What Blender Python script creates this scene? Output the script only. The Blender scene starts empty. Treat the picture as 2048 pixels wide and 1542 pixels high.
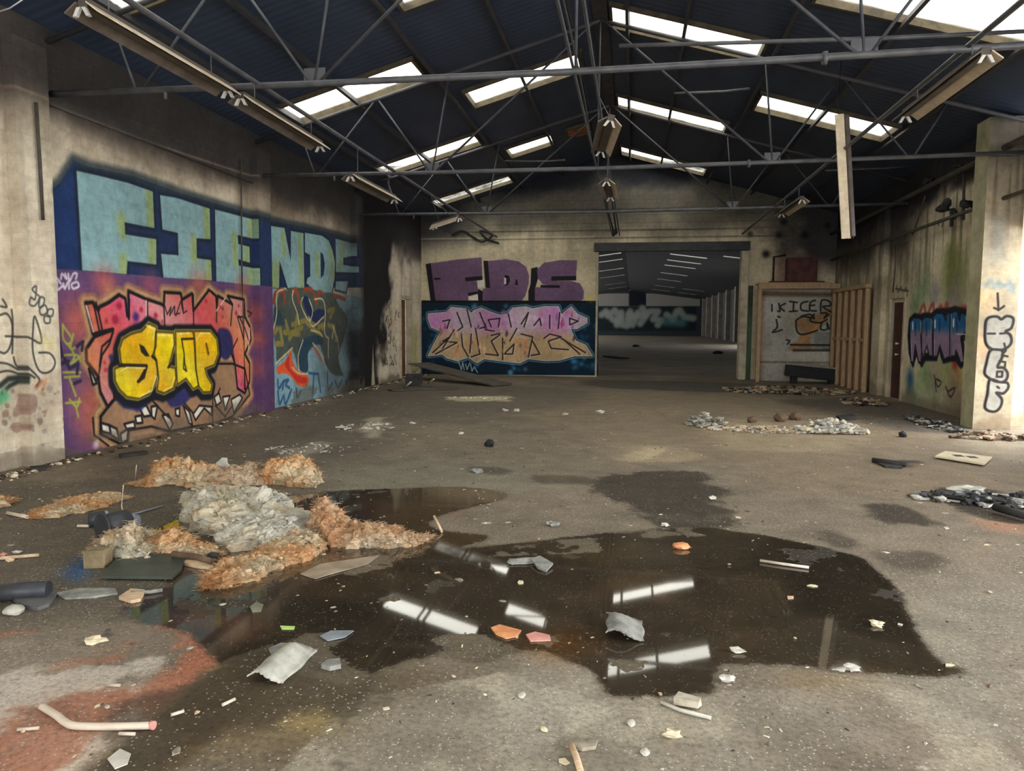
import bpy, bmesh, math, random
import numpy as np
from mathutils import Vector, Matrix, noise as mnoise

random.seed(7)
RNG = np.random.default_rng(11)
S = bpy.context.scene
COL = S.collection

# ------------------------------------------------------------ camera
H = 1.6                      # eye height in metres
FPX = 1465.0                 # focal length for a 2048 px wide frame
YAW, PITCH, ROLL = .163, .084, .006
def _cam_axes():
    cy, sy = math.cos(YAW), math.sin(YAW)
    f = np.array([-sy*math.cos(PITCH), cy*math.cos(PITCH), -math.sin(PITCH)])
    r = np.array([cy, sy, 0.]); u = np.cross(r, f)
    c, s = math.cos(ROLL), math.sin(ROLL)
    return np.stack([c*r+s*u, c*u-s*r, f])
AX = _cam_axes()
cd = bpy.data.cameras.new('camera'); cam = bpy.data.objects.new('camera', cd); COL.objects.link(cam)
cd.sensor_fit = 'HORIZONTAL'; cd.sensor_width = 36.0; cd.lens = FPX/2048*36.0
cd.clip_start = .05; cd.clip_end = 400
M = Matrix.Identity(4)
for i in range(3):
    M[i][0] = AX[0][i]; M[i][1] = AX[1][i]; M[i][2] = -AX[2][i]
M[2][3] = H
cam.matrix_world = M
S.camera = cam

# ------------------------------------------------------------ sky, exposure
W = bpy.data.worlds.new('overcast_sky'); S.world = W; W.use_nodes = True
wn = W.node_tree.nodes; wl = W.node_tree.links
bg = wn['Background']; bg.inputs[0].default_value = (.98, .985, 1.0, 1); bg.inputs[1].default_value = 5.0
S.view_settings.view_transform = 'Standard'; S.view_settings.look = 'None'
S.view_settings.exposure = 1.05; S.view_settings.gamma = 1.0; S.view_settings.use_curve_mapping = False
S.cycles.max_bounces = 9; S.cycles.diffuse_bounces = 6; S.cycles.glossy_bounces = 4
S.cycles.transparent_max_bounces = 10; S.cycles.sample_clamp_indirect = 8.0
S.cycles.use_denoising = True
S.cycles.caustics_reflective = False; S.cycles.caustics_refractive = False
def portal(x, y, z, sx, sy, rot=(0,0,0)):
    """marks an opening the sky light comes through"""
    l = bpy.data.lights.new('sky_portal', 'AREA'); l.shape = 'RECTANGLE'; l.size = sx; l.size_y = sy
    l.cycles.is_portal = True
    o = bpy.data.objects.new('sky_portal', l); COL.objects.link(o); o.location = (x,y,z); o.rotation_euler = rot

# ------------------------------------------------------------ the hall's measures (metres)
XL, XR, YB = -6.6, 5.7, 22.45          # inner faces of the side walls and the back wall
X0, Z0, SL = -.62, 6.62, .286          # ridge position, ridge height, roof slope
ZT = 4.22                              # truss chord height
def roofz(x): return Z0 - SL*abs(x-X0)
# a pixel of the photograph -> the point of the hall it shows
def ray(px, py): return AX.T @ np.array([(px-1024)/FPX, (771-py)/FPX, 1.])
def F(px, py, z=0.):
    r = ray(px, py); k = (z-H)/r[2]; return Vector((r[0]*k, r[1]*k, z))
def onY(px, py, Y=YB):
    r = ray(px, py); k = Y/r[1]; return Vector((r[0]*k, Y, r[2]*k+H))
def onX(px, py, X):
    r = ray(px, py); k = X/r[0]; return Vector((X, r[1]*k, r[2]*k+H))

# ------------------------------------------------------------ painter (numpy)
def smooth(t): t = np.clip(t, 0, 1); return t*t*(3-2*t)
def vnoise(h, w, cells, seed=0):
    g = np.random.default_rng(seed)
    ch = max(1, int(cells[0])); cw = max(1, int(cells[1])); a = g.random((ch+2, cw+2))
    y = np.linspace(0, ch, h, endpoint=False); x = np.linspace(0, cw, w, endpoint=False)
    yi = y.astype(int); xi = x.astype(int); fy = smooth(y-yi)[:,None]; fx = smooth(x-xi)[None]
    A = a[yi][:,xi]; B = a[yi][:,xi+1]; C_ = a[yi+1][:,xi]; D = a[yi+1][:,xi+1]
    return (A*(1-fx)+B*fx)*(1-fy)+(C_*(1-fx)+D*fx)*fy
def fbm(h, w, cells, octs=4, seed=0, gain=.5):
    s = np.zeros((h,w)); amp = 1; tot = 0
    for o in range(octs):
        s += amp*vnoise(h, w, (cells[0]*2**o, cells[1]*2**o), seed+o); tot += amp; amp *= gain
    return s/tot
def catmull(p, n=6, closed=True):
    p = np.asarray(p, float); out = []; N = len(p)
    rng = range(N) if closed else range(N-1)
    for i in rng:
        a, b, c, d = (p[(i-1)%N], p[i], p[(i+1)%N], p[(i+2)%N]) if closed else (p[max(i-1,0)], p[i], p[i+1], p[min(i+2,N-1)])
        for k in range(n):
            t = k/n
            out.append(.5*((2*b)+(-a+c)*t+(2*a-5*b+4*c-d)*t*t+(-a+3*b-3*c+d)*t**3))
    if not closed: out.append(p[-1])
    return np.array(out)
class Paint:
    """a painted surface: u,v in metres on its wall, colours as seen (0-255)"""
    def __init__(s, u0, v0, u1, v1, ppm, base, tf=None):
        s.u0, s.v0, s.u1, s.v1, s.k = u0, v0, u1, v1, ppm
        s.w = int(round((u1-u0)*ppm)); s.h = int(round((v1-v0)*ppm))
        s.a = np.empty((s.h, s.w, 3)); s.a[:] = base; s.tf = tf; s.al = np.zeros((s.h, s.w))
    def P(s, pts):
        if s.tf: pts = [s.tf(*p) for p in pts]
        return (np.asarray(pts, float)-[s.u0, s.v0])*s.k
    def box(s, q, m):
        x0 = max(0, int(q[:,0].min()-m)); x1 = min(s.w, int(q[:,0].max()+m)+2)
        y0 = max(0, int(q[:,1].min()-m)); y1 = min(s.h, int(q[:,1].max()+m)+2)
        if x0 >= x1 or y0 >= y1: return None
        return x0, x1, y0, y1, np.arange(x0,x1)[None,:]+.5, np.arange(y0,y1)[:,None]+.5
    def _in(s, q, X, Y):
        m = np.zeros(np.broadcast(X, Y).shape, bool); n = len(q)
        for i in range(n):
            (x1,y1),(x2,y2) = q[i], q[(i+1)%n]
            if y1 == y2: continue
            m ^= ((Y < y1) != (Y < y2)) & (X < (x2-x1)*(Y-y1)/(y2-y1)+x1)
        return m
    def _d(s, q, X, Y, closed):
        d = np.full(np.broadcast(X, Y).shape, 1e9); n = len(q)
        for i in range(n if closed else n-1):
            (x1,y1),(x2,y2) = q[i], q[(i+1)%n]; dx, dy = x2-x1, y2-y1; L = dx*dx+dy*dy+1e-9
            t = np.clip(((X-x1)*dx+(Y-y1)*dy)/L, 0, 1)
            d = np.minimum(d, (X-x1-t*dx)**2+(Y-y1-t*dy)**2)
        return np.sqrt(d)
    def _mix(s, b, m, col, ch='rgb'):
        x0,x1,y0,y1 = b[:4]
        if ch == 'a': s.al[y0:y1,x0:x1] = s.al[y0:y1,x0:x1]*(1-m)+col*m; return
        if callable(col): c = col((b[4]-.5)/s.k+s.u0, (b[5]-.5)/s.k+s.v0)
        else: c = np.asarray(col, float)
        m = m[...,None]; s.a[y0:y1,x0:x1] = s.a[y0:y1,x0:x1]*(1-m)+c*m
    def fill(s, pts, col, soft=.006, op=1., sm=0, clip=None, ch='rgb', rough=0, rs=0):
        q = s.P(pts)
        if sm: q = catmull(q, sm)
        e = max(soft*s.k, .7); b = s.box(q, e*2+rough*s.k*2)
        if b is None: return
        ins = s._in(q, b[4], b[5]); d = s._d(q, b[4], b[5], True); sd = np.where(ins, -d, d)
        if rough:
            hh, ww = sd.shape
            sd = sd+(fbm(hh, ww, (max(2,hh/s.k*3), max(2,ww/s.k*3)), 5, rs+int(q[0,0])%97, .65)-.5)*2*rough*s.k
        m = smooth(.5-sd/(2*e))*op
        if clip is not None: m = m*clip[b[2]:b[3], b[0]:b[1]]
        s._mix(b, m, col, ch)
    def line(s, pts, w, col, soft=.004, op=1., sm=0, closed=False, clip=None, ch='rgb'):
        q = s.P(pts)
        if sm: q = catmull(q, sm, closed)
        e = max(soft*s.k, .6); r = w*s.k/2; b = s.box(q, r+e*2)
        if b is None: return
        m = smooth(.5-(s._d(q, b[4], b[5], closed)-r)/(2*e))*op
        if clip is not None: m = m*clip[b[2]:b[3], b[0]:b[1]]
        s._mix(b, m, col, ch)
    def spot(s, p, r, col, soft=None, op=1., ch='rgb'):
        s.line([p, (p[0]+.01, p[1])], r*2*.6, col, soft if soft is not None else r*.5, op, ch=ch)
    def mask(s, polys, sm=0):
        m = np.zeros((s.h, s.w))
        for pts in polys:
            q = s.P(pts)
            if sm: q = catmull(q, sm)
            b = s.box(q, 2)
            if b is None: continue
            ins = s._in(q, b[4], b[5]); m[b[2]:b[3], b[0]:b[1]] = np.maximum(m[b[2]:b[3], b[0]:b[1]], ins)
        return m
    def tint(s, m, col): s.a[:] = s.a*(1-m[...,None])+np.asarray(col, float)*m[...,None]
    def image(s, name, gain=1.):
        lin = np.clip(s.a/255., 0, 1)
        lin = np.where(lin <= .04045, lin/12.92, ((lin+.055)/1.055)**2.4)*gain
        lin = np.clip(lin, 0, .92)
        srgb = np.where(lin <= .0031308, lin*12.92, 1.055*lin**(1/2.4)-.055)
        im = bpy.data.images.new(name, s.w, s.h, alpha=True)
        px = np.ones((s.h, s.w, 4), np.float32); px[...,:3] = srgb; px[...,3] = s.al if s.al.any() else 1.
        im.alpha_mode = 'CHANNEL_PACKED'
        im.pixels.foreach_set(px.ravel()); im.update(); im.pack()
        return im

# ------------------------------------------------------------ materials
def newmat(name):
    m = bpy.data.materials.new(name); m.use_nodes = True; nt = m.node_tree
    return m, nt, nt.nodes['Principled BSDF']
def nd(nt, t, **k):
    n = nt.nodes.new(t)
    for a, v in k.items(): setattr(n, a, v)
    return n
def ramp(nt, src, stops):
    r = nd(nt, 'ShaderNodeValToRGB'); nt.links.new(src, r.inputs[0]); e = r.color_ramp.elements
    while len(e) < len(stops): e.new(.5)
    for i, (p, c) in enumerate(stops): e[i].position = p; e[i].color = (*(c if len(c) == 3 else c[:3]), 1)
    return r.outputs[0]
def noise(nt, vec, scale, detail=4, rough=.6, dist=0):
    n = nd(nt, 'ShaderNodeTexNoise'); n.inputs['Scale'].default_value = scale; n.inputs['Detail'].default_value = detail
    n.inputs['Roughness'].default_value = rough; n.inputs['Distortion'].default_value = dist
    nt.links.new(vec, n.inputs['Vector']); return n.outputs['Fac']
def mixc(nt, fac, a, b, mode='MIX'):
    m = nd(nt, 'ShaderNodeMix', data_type='RGBA', blend_type=mode)
    for s_, v in ((m.inputs[0], fac), (m.inputs[6], a), (m.inputs[7], b)):
        if hasattr(v, 'is_linked') or hasattr(v, 'links'): nt.links.new(v, s_)
        else: s_.default_value = v if not isinstance(v, tuple) else (*v[:3], 1)
    return m.outputs[2]
def math_(nt, op, a, b=None, clamp=False):
    m = nd(nt, 'ShaderNodeMath', operation=op, use_clamp=clamp)
    for s_, v in ((m.inputs[0], a), (m.inputs[1], b)):
        if v is None: continue
        if hasattr(v, 'links'): nt.links.new(v, s_)
        else: s_.default_value = v
    return m.outputs[0]
def bump(nt, h, b, strength=.3, dist=.01):
    n = nd(nt, 'ShaderNodeBump'); n.inputs['Strength'].default_value = strength; n.inputs['Distance'].default_value = dist
    nt.links.new(h, n.inputs['Height']); nt.links.new(n.outputs[0], b.inputs['Normal']); return n
MATS = {}
def rgb(r, g, b, k=1.):
    f = lambda c: (c/255/12.92 if c/255 <= .04045 else ((c/255+.055)/1.055)**2.4)*k
    return (f(r), f(g), f(b))
def simple(name, c1, c2, scale=6, rough=.8, metal=0, bmp=.3, bd=.004, detail=6, stretch=None, spec=.4):
    """mottled two-tone material"""
    if name in MATS: return MATS[name]
    m, nt, b = newmat(name)
    tc = nd(nt, 'ShaderNodeTexCoord'); v = tc.outputs['Object']
    if stretch:
        mp = nd(nt, 'ShaderNodeMapping'); mp.inputs['Scale'].default_value = stretch; nt.links.new(v, mp.inputs[0]); v = mp.outputs[0]
    n = noise(nt, v, scale, detail, .65)
    c = ramp(nt, n, [(.34, c1), (.66, c2)])
    nt.links.new(c, b.inputs['Base Color']); b.inputs['Roughness'].default_value = rough; b.inputs['Metallic'].default_value = metal
    b.inputs['Specular IOR Level'].default_value = spec
    if bmp: bump(nt, noise(nt, v, scale*3, 6, .7), b, bmp, bd)
    MATS[name] = m; return m

# ------------------------------------------------------------ mesh helpers
class MB:
    def __init__(s): s.bm = bmesh.new(); s.sm = False
    def face(s, pts):
        return s.bm.faces.new([s.bm.verts.new(p) for p in pts])
    def box(s, c, d, rot=None, jit=0):
        m = (rot or Matrix.Identity(3)); vs = []
        for i in (-1,1):
            for j in (-1,1):
                for k in (-1,1):
                    p = Vector((i*d[0]/2, j*d[1]/2, k*d[2]/2))
                    if jit: p += Vector([random.uniform(-jit,jit) for _ in range(3)])
                    vs.append(s.bm.verts.new(Vector(c)+m@p))
        for f in ((0,1,3,2),(4,6,7,5),(0,4,5,1),(2,3,7,6),(0,2,6,4),(1,5,7,3)): s.bm.faces.new([vs[i] for i in f])
        return s
    def span(s, x0, x1, y0, y1, z0, z1): return s.box(((x0+x1)/2,(y0+y1)/2,(z0+z1)/2), (x1-x0,y1-y0,z1-z0))
    def bar(s, a, b, w, h=None):
        a, b = Vector(a), Vector(b); d = b-a; L = d.length; q = d.to_track_quat('X', 'Z').to_matrix()
        return s.box((a+b)/2, (L, w, h or w), q)
    def tube(s, pts, r, n=10, caps=True, rf=None):
        pts = [Vector(p) for p in pts]; rings = []; N = len(pts)
        for i, p in enumerate(pts):
            d = (pts[min(i+1,N-1)]-pts[max(i-1,0)]).normalized()
            q = d.to_track_quat('Z', 'Y').to_matrix(); rr = rf(i/(N-1)) if rf else r
            rings.append([s.bm.verts.new(p+q@Vector((rr*math.cos(2*math.pi*k/n), rr*math.sin(2*math.pi*k/n), 0))) for k in range(n)])
        for a, b in zip(rings, rings[1:]):
            for k in range(n):
                f = s.bm.faces.new((a[k], a[(k+1)%n], b[(k+1)%n], b[k])); f.smooth = True
        if caps: s.bm.faces.new(rings[0][::-1]); s.bm.faces.new(rings[-1])
        return s
    def prism(s, poly, z0, z1, ax='z'):
        f = {'z': lambda u,v,w: (u,v,w), 'x': lambda u,v,w: (w,u,v), 'y': lambda u,v,w: (u,w,v)}[ax]
        a = [s.bm.verts.new(f(u,v,z0)) for u, v in poly]; b = [s.bm.verts.new(f(u,v,z1)) for u, v in poly]; n = len(poly)
        s.bm.faces.new(a[::-1]); s.bm.faces.new(b)
        for i in range(n): s.bm.faces.new((a[i], a[(i+1)%n], b[(i+1)%n], b[i]))
        return s
    def rock(s, c, d, jit=.25, sub=2, rot=0):
        t = bmesh.new(); bmesh.ops.create_icosphere(t, subdivisions=sub, radius=.5)
        o = Vector([random.uniform(-50,50) for _ in range(3)]); mp = {}
        R = Matrix.Rotation(rot, 3, 'Z')
        for v in t.verts:
            k = 1+jit*2*mnoise.noise(v.co*3+o); p = R@Vector((v.co.x*d[0]*k, v.co.y*d[1]*k, v.co.z*d[2]*k))
            mp[v.index] = s.bm.verts.new(Vector(c)+p)
        for f in t.faces: s.bm.faces.new([mp[v.index] for v in f.verts])
        t.free(); return s
    def build(s, name, mat, parent=None, loc=None, bev=0, smooth_=False):
        bmesh.ops.recalc_face_normals(s.bm, faces=s.bm.faces)
        me = bpy.data.meshes.new(name); s.bm.to_mesh(me); s.bm.free()
        if smooth_:
            for p in me.polygons: p.use_smooth = True
        me.materials.append(mat)
        o = bpy.data.objects.new(name, me); COL.objects.link(o)
        if parent is not None: o.parent = parent
        if loc is not None: o.location = loc
        if bev:
            md = o.modifiers.new('edge', 'BEVEL'); md.width = bev; md.segments = 2; md.limit_method = 'ANGLE'
        return o
def tag(o, label=None, cat=None, group=None, kind=None):
    for k, v in (('label',label),('category',cat),('group',group),('kind',kind)):
        if v: o[k] = v
    return o
def empty(name, loc, label=None, cat=None, group=None, kind=None, rz=0):
    o = bpy.data.objects.new(name, None); COL.objects.link(o); o.location = loc; o.rotation_euler = (0,0,rz); o.empty_display_size = .1
    return tag(o, label, cat, group, kind)
def copy_tree(o, parent=None):
    c = o.copy(); COL.objects.link(c)
    if parent is not None: c.parent = parent
    for ch in [x for x in COL.objects if x.parent == o]: copy_tree(ch, c)
    return c
# ------------------------------------------------------------ painted walls
K_ = (24, 22, 26)
def crop(ox, oy, k, pts): return [(ox+x/k, oy+y/k) for x, y in pts]
def wear(P, seed, amt=18, cell=1.2):
    """grime and blotches over the whole surface"""
    n = fbm(P.h, P.w, (max(2,(P.v1-P.v0)/cell*2), max(2,(P.u1-P.u0)/cell*2)), 6, seed)
    P.a *= (1+(n-.5)[...,None]*amt/50)
    return n

def paint_left():
    lw = lambda x, y: (lambda p: (p.y, p.z))(onX(x, y, XL))
    P = Paint(1.0, -.1, 22.6, 5.0, 105, (214,203,180), lw)
    c4 = lambda p: crop(80,300,5.139,p); c5 = lambda p: crop(400,360,5.139,p)
    c6 = lambda p: crop(80,540,4.0587,p); c7 = lambda p: crop(520,540,5.1412,p); c3 = lambda p: crop(0,540,3.672,p)
    n = fbm(P.h, P.w, (6,24), 6, 3); V = (np.arange(P.h)/P.k+P.v0)[:,None]; U = (np.arange(P.w)/P.k+P.u0)[None]
    st = fbm(P.h, P.w, (2,90), 5, 9)           # runs down the wall
    P.tint(smooth((n-.5)*4)*(.5-.3*smooth((7.5-U)/1.)), (170,150,128)); P.tint(smooth((st-.52)*6)*.25*np.ones_like(V), (140,125,105))  # blotches thinned at the near end, putting its lit brightness into the colour
    # soot of the fire under the eaves
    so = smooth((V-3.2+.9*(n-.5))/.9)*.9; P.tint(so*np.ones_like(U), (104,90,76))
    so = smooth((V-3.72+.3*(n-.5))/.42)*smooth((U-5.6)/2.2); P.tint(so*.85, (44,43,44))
    # blockwork joints
    for z in np.arange(.2, 4.4, .225):
        j = np.exp(-((V-z)/.012)**2)*np.ones_like(U); P.tint(j*.10*(n>.45), (110,100,90))
    P.line([(1.2,3.86),(8,3.84)] if False else [lw_inv for lw_inv in [(0,170),(300,285),(505,352)]], .03, (150,130,110), .02, .6)
    # ---- tags on the pale wall before the first pilaster
    L = lambda p, w=.022, c=(48,48,46), sm=5, cl=False, op=.9: P.line(c3(p), w, c, .006, op, sm, cl)
    L([(0,330),(50,320),(85,380),(90,480),(70,570),(35,610),(0,600)]); L([(85,290),(95,400),(90,610)]); L([(40,485),(130,492),(230,530),(180,340),(165,450),(165,600),(200,720),(250,755),(310,730),(330,670),(290,610),(210,605)])
    L([(0,680),(60,690),(130,730)]); L([(100,640),(120,700),(190,770),(215,810),(190,850)]); L([(0,750),(60,740),(130,760),(180,790)]); L([(20,215),(50,270),(5,265)])
    for q in ([(190,120),(160,140),(185,170),(215,200),(180,260),(140,250),(150,200),(180,215)],[(220,200),(250,210),(240,260),(210,270)],[(225,270),(260,260),(270,310),(230,330),(215,300)],[(280,290),(315,290),(310,335),(275,330)],[(250,340),(290,345),(290,385),(255,385)]): L(q, .02, (60,62,62), 5, True)
    P.line(c3([(0,850),(60,800),(130,790)]), .06, (30,38,34), .02, .9); P.line(c3([(20,900),(70,850),(130,820)]), .05, (30,38,34), .02, .9)
    P.spot(c3([(10,930)])[0], .12, (60,170,110), op=.8) if False else P.line(c3([(0,940),(30,925)]), .14, (70,170,115), .06, .75)
    P.line(c3([(225,905),(265,800)]), .03, (190,130,80), .02, .8); P.line(c3([(190,860),(230,815)]), .04, (175,100,70), .02, .8); P.line(c3([(250,520),(300,545)]), .12, (205,190,110), .08, .5)
    for i in range(26):                       # spalled paint
        x, y = random.uniform(0,118), random.uniform(770,905); a = random.uniform(2,6)
        P.fill([(x-a,y-a*.7),(x+a,y-a),(x+a*.8,y+a),(x-a*.6,y+a*.8)], random.choice([(138,112,96),(120,110,98),(150,140,128)]), .01, .75, 3, rough=.03, rs=i)
    for p_ in ([(150,940),(190,930),(180,1040),(110,1080),(100,1040)],[(85,1140),(150,1120),(160,1180),(100,1190)]): P.fill(c3(p_), (150,122,108), .01, .8, 3, rough=.05)
    # ---- blue field with the big pale letters
    navy = (34,50,86)
    top = [(96,384),(120,366),(148,321),(177,333),(267,352),(362,386),(440,409),(478,420),(517,434),(571,446),(624,456),(682,471),(722,483)]
    field = top+[(718,575),(517,575),(440,563),(323,555),(164,541),(102,538)]
    P.fill(field, navy, .01, 1)
    P.line(top, .16, (42,52,58), .05, .8); P.fill([(96,384),(120,366),(148,321),(155,330),(162,540),(102,538)], (30,52,98), .05, .8)
    Fl = c4([(370,210),(600,262),(900,335),(1155,425),(1172,800),(1020,772),(865,740),(872,865),(1190,915),(1192,1175),(895,1140),(885,1275),(430,1235),(400,700)])
    I = c4([(1230,460),(1400,490),(1740,600),(1748,915),(1605,905),(1608,1110),(1755,1130),(1762,1340),(1265,1310),(1240,1065),(1420,1080),(1412,850),(1255,815)])
    E_ = c5([(150,300),(530,400),(535,600),(385,565),(390,655),(505,685),(510,850),(390,815),(395,875),(545,905),(550,1090),(165,1050)])
    N = c5([(665,460),(865,490),(930,830),(930,520),(1060,545),(1070,1110),(900,1110),(815,830),(810,1110),(690,1115)])
    D = c5([(1075,540),(1250,570),(1320,620),(1360,720),(1385,850),(1380,1000),(1350,1180),(1200,1160),(1090,1060),(1100,1010),(1130,985),(1128,770),(1075,740)])
    S1 = c5([(1390,600),(1560,650),(1560,780),(1470,800),(1470,870),(1580,890),(1580,950),(1395,945)]); S2 = c5([(1395,1040),(1520,1040),(1500,1150),(1390,1120)])
    letters = [Fl, I, E_, N, D, S1, S2]
    for q in letters: P.line(q, .1, (28,36,50), .03, .85, 0, True)
    for q in letters: P.fill(q, (132,166,170), .008, 1)
    m = P.mask(letters)
    Y_ = (150,158,62)
    for q in (c4([(1120,440),(1140,780)]), c4([(830,700),(850,850)]), c4([(1150,940),(1150,1150)]), c4([(855,1120),(850,1270)]), c4([(1710,620),(1715,900)]), c4([(1580,920),(1580,1110)]), c4([(1735,1150),(1730,1330)]),
              c5([(510,420),(510,590)]), c5([(350,580),(360,850)]), c5([(480,700),(480,830)]), c5([(520,920),(520,1080)]), c5([(850,560),(860,740)]), c5([(790,850),(780,1100)]), c5([(1020,560),(1040,1100)]), c5([(730,900),(740,1100)]), c5([(1340,700),(1360,1000)]), c5([(1200,780),(1200,960)]), c5([(1470,640),(1440,900)])):
        P.line(q, .10, Y_, .12, .85, clip=m)
    P.fill(c5([(1235,740),(1262,760),(1280,860),(1270,970),(1240,1010)]), (32,48,70), .01)
    # ---- purple panel
    P.fill([(102,537),(164,541),(323,555),(440,563),(545,575),(545,825),(300,885),(125,932)], (96,68,108), .008)
    P.fill([(500,572),(548,576),(548,828),(500,838)], (92,62,100), .03)
    for x, y, r, c in ((300,390,.30,(186,92,70)),(520,90,.22,(186,84,74)),(320,470,.2,(176,92,84)),(430,1050,.35,(190,98,66)),(900,130,.22,(160,78,90)),(1290,140,.3,(184,96,62)),(1640,130,.25,(170,96,70)),(1720,350,.22,(170,84,70)),(1740,560,.2,(170,84,80)),(1730,800,.2,(166,86,84)),(430,1250,.3,(180,96,70)),(950,1330,.3,(176,110,90)),(1150,1340,.25,(150,100,120)),(560,170,.15,(190,130,90)),(1400,1280,.3,(176,110,80)),(800,1400,.25,(150,96,110))):
        P.spot(c6([(x,y)])[0], r, c, r*1.1, .8)
    tan = (150,116,88)
    low = c6([(600,1050),(490,1190),(490,1330),(650,1412),(712,1390),(722,1300),(900,1270),(1050,1310),(1220,1275),(1400,1250),(1560,1190),(1700,1010),(1660,800),(1560,760),(1400,760),(1300,1000),(900,1050)])
    pink = c6([(370,265),(430,262),(470,330),(480,300),(560,260),(640,200),(690,230),(705,370),(718,380),(718,170),(860,235),(980,275),(1002,290),(1008,180),(1140,188),(1150,240),(1232,190),(1242,330),(1370,160),(1425,210),(1432,300),(1442,210),(1560,280),(1520,210),(1655,240),(1660,380),(1700,460),(1712,560),(1660,680),(1700,760),(1700,900),(1660,1000),(1600,960),(1580,760),(1540,640),(1420,520),(1100,520),(860,470),(700,540),(640,640),(590,760),(600,980),(600,1050),(550,1110),(490,990),(470,860),(380,740),(375,640),(440,540),(590,480),(500,500),(430,520)])
    for w, c in ((.30,(160,112,80)),(.19,(196,164,116)),(.11,(150,108,76))):
        P.line(low, w, c, .02, .8, 0, True); P.line(pink, w*.8, c, .02, .7, 0, True)
    gr = lambda u, v: np.stack([np.full(np.broadcast(u,v).shape,208.), 112+26*np.sin(u*3.1+v*2), 112+26*np.sin(u*2.3+v*3)], -1)
    P.fill(low, tan, .01); P.fill(pink, gr, .008); P.line(pink, .045, K_, .01, 1, 0, True); P.line(low, .035, K_, .01, 1, 0, True)
    Lk = lambda p, w=.035, c=K_, sm=0: P.line(c6(p), w, c, .008, .95, sm)
    for q in ([(430,262),(480,500)],[(455,262),(500,480)],[(718,170),(718,400)],[(868,240),(870,440)],[(1002,290),(1010,450)],[(1140,190),(1160,330)],[(1242,200),(1245,470)],[(1432,210),(1430,420)],[(1560,280),(1545,450)],[(440,540),(590,490),(570,560),(500,620),(480,780)],[(590,500),(560,600),(500,690),(470,860)],[(1660,380),(1600,380),(1640,520),(1650,560)],[(1600,560),(1560,640),(1580,760)],[(400,800),(430,930),(470,870)],[(1610,370),(1660,470),(1700,600)]): Lk(q, .03)
    for q in ([(1700,470),(1690,640)],[(375,290),(430,500)],[(860,250),(860,400)],[(640,640),(560,720)],[(1430,330),(1500,230)]): Lk(q, .025, (226,196,184))
    for x, y, r in ((640,290,.085),(605,400,.10),(535,415,.05),(820,320,.06),(935,370,.07),(990,420,.035),(1345,250,.05),(1480,310,.05),(1610,290,.04),(1590,350,.07),(1480,380,.035),(530,810,.045),(520,750,.03),(1630,930,.03),(1460,300,.04)):
        P.spot(c6([(x,y)])[0], r, (160,36,62), .03, .95)
    P.spot(c6([(775,380)])[0], .1, (62,40,110), .04, .95)
    P.fill(c6([(380,640),(460,700),(470,840),(380,740)]), (214,130,80), .05, .9)
    # block edges of the letters in white and black
    for bx in ([(490,1240),(560,1260),(570,1330),(500,1310)],[(560,1260),(620,1290),(640,1380),(575,1340)],[(650,1330),(710,1290),(710,1380),(660,1405)],[(680,1250),(760,1230),(770,1280),(700,1290)],[(770,1190),(820,1180),(830,1240),(780,1245)],[(800,1110),(860,1100),(900,1180),(840,1190)],[(900,1110),(950,1100),(930,1210),(905,1190)],[(990,1180),(1040,1170),(1075,1250),(1050,1300)],[(1095,1130),(1130,1120),(1130,1190),(1100,1180)],[(1160,1100),(1210,1150),(1235,1260),(1205,1240)],[(1240,1170),(1290,1100),(1390,1110),(1390,1180),(1330,1120),(1260,1220)],[(1410,1030),(1450,1000),(1470,1070),(1430,1100)],[(1480,1030),(1540,1020),(1500,1140)],[(1550,1050),(1620,1010),(1640,1040),(1570,1160)],[(395,800),(430,850),(460,920),(430,930)]):
        P.fill(c6(bx), (214,208,192), .006); P.line(c6(bx), .032, K_, .008, 1, 0, True)
    for q in ([(550,1110),(490,1190)],[(910,1060),(1000,1160),(1060,1210)],[(1150,1060),(1240,1160)],[(1400,980),(1400,1250)],[(1460,960),(1440,1000)],[(1420,1100),(1500,1190),(1560,1100)],[(430,1200),(440,1340),(560,1430)]): Lk(q, .03)
    # black tag on the pink
    Lk([(1010,290),(1030,360),(1060,300),(1050,370),(1090,290),(1090,360),(1130,350)], .022, (40,26,40)); Lk([(1100,370),(1140,250),(1160,350),(1190,330)], .022, (40,26,40)); Lk([(1680,330),(1720,350),(1690,380)], .022)
    # yellow letters on a dark blue and black throw-up shadow
    nv = (42,42,92)
    for q in ([(560,690),(640,680),(640,790),(590,800),(565,740)],[(760,440),(860,420),(850,500),(740,500)],[(1440,490),(1520,480),(1560,560),(1560,660),(1510,730),(1460,680)],[(1020,980),(1260,940),(1180,1080),(1060,1110)],[(620,1000),(900,1050),(780,1130),(660,1110)],[(700,1050),(840,1100),(780,1150)]): P.fill(c6(q), nv, .03, .95, 4)
    Sg = c6([(878,432),(940,462),(936,600),(912,700),(850,690),(810,640),(800,600),(850,650),(880,700),(935,728),(950,830),(932,920),(880,1005),(790,1045),(700,1030),(640,970),(604,900),(600,800),(640,770),(720,775),(860,775),(850,800),(800,880),(790,910),(830,880),(862,780),(700,765),(650,730),(640,640),(665,560),(740,515),(820,495)])
    Sg = c6([(878,432),(940,462),(936,620),(905,700),(935,728),(950,830),(932,920),(880,1005),(790,1045),(700,1030),(640,970),(604,900),(600,800),(660,775),(648,720),(640,640),(665,560),(740,515),(820,495)])
    Lg = c6([(935,500),(1080,508),(1088,600),(1050,740),(1040,785),(1092,795),(1100,880),(1080,960),(1000,1000),(945,980),(958,880),(942,740),(922,690)])
    Ug = c6([(1095,495),(1235,495),(1245,550),(1258,800),(1285,940),(1240,965),(1180,880),(1110,930),(1102,800)])
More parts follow.
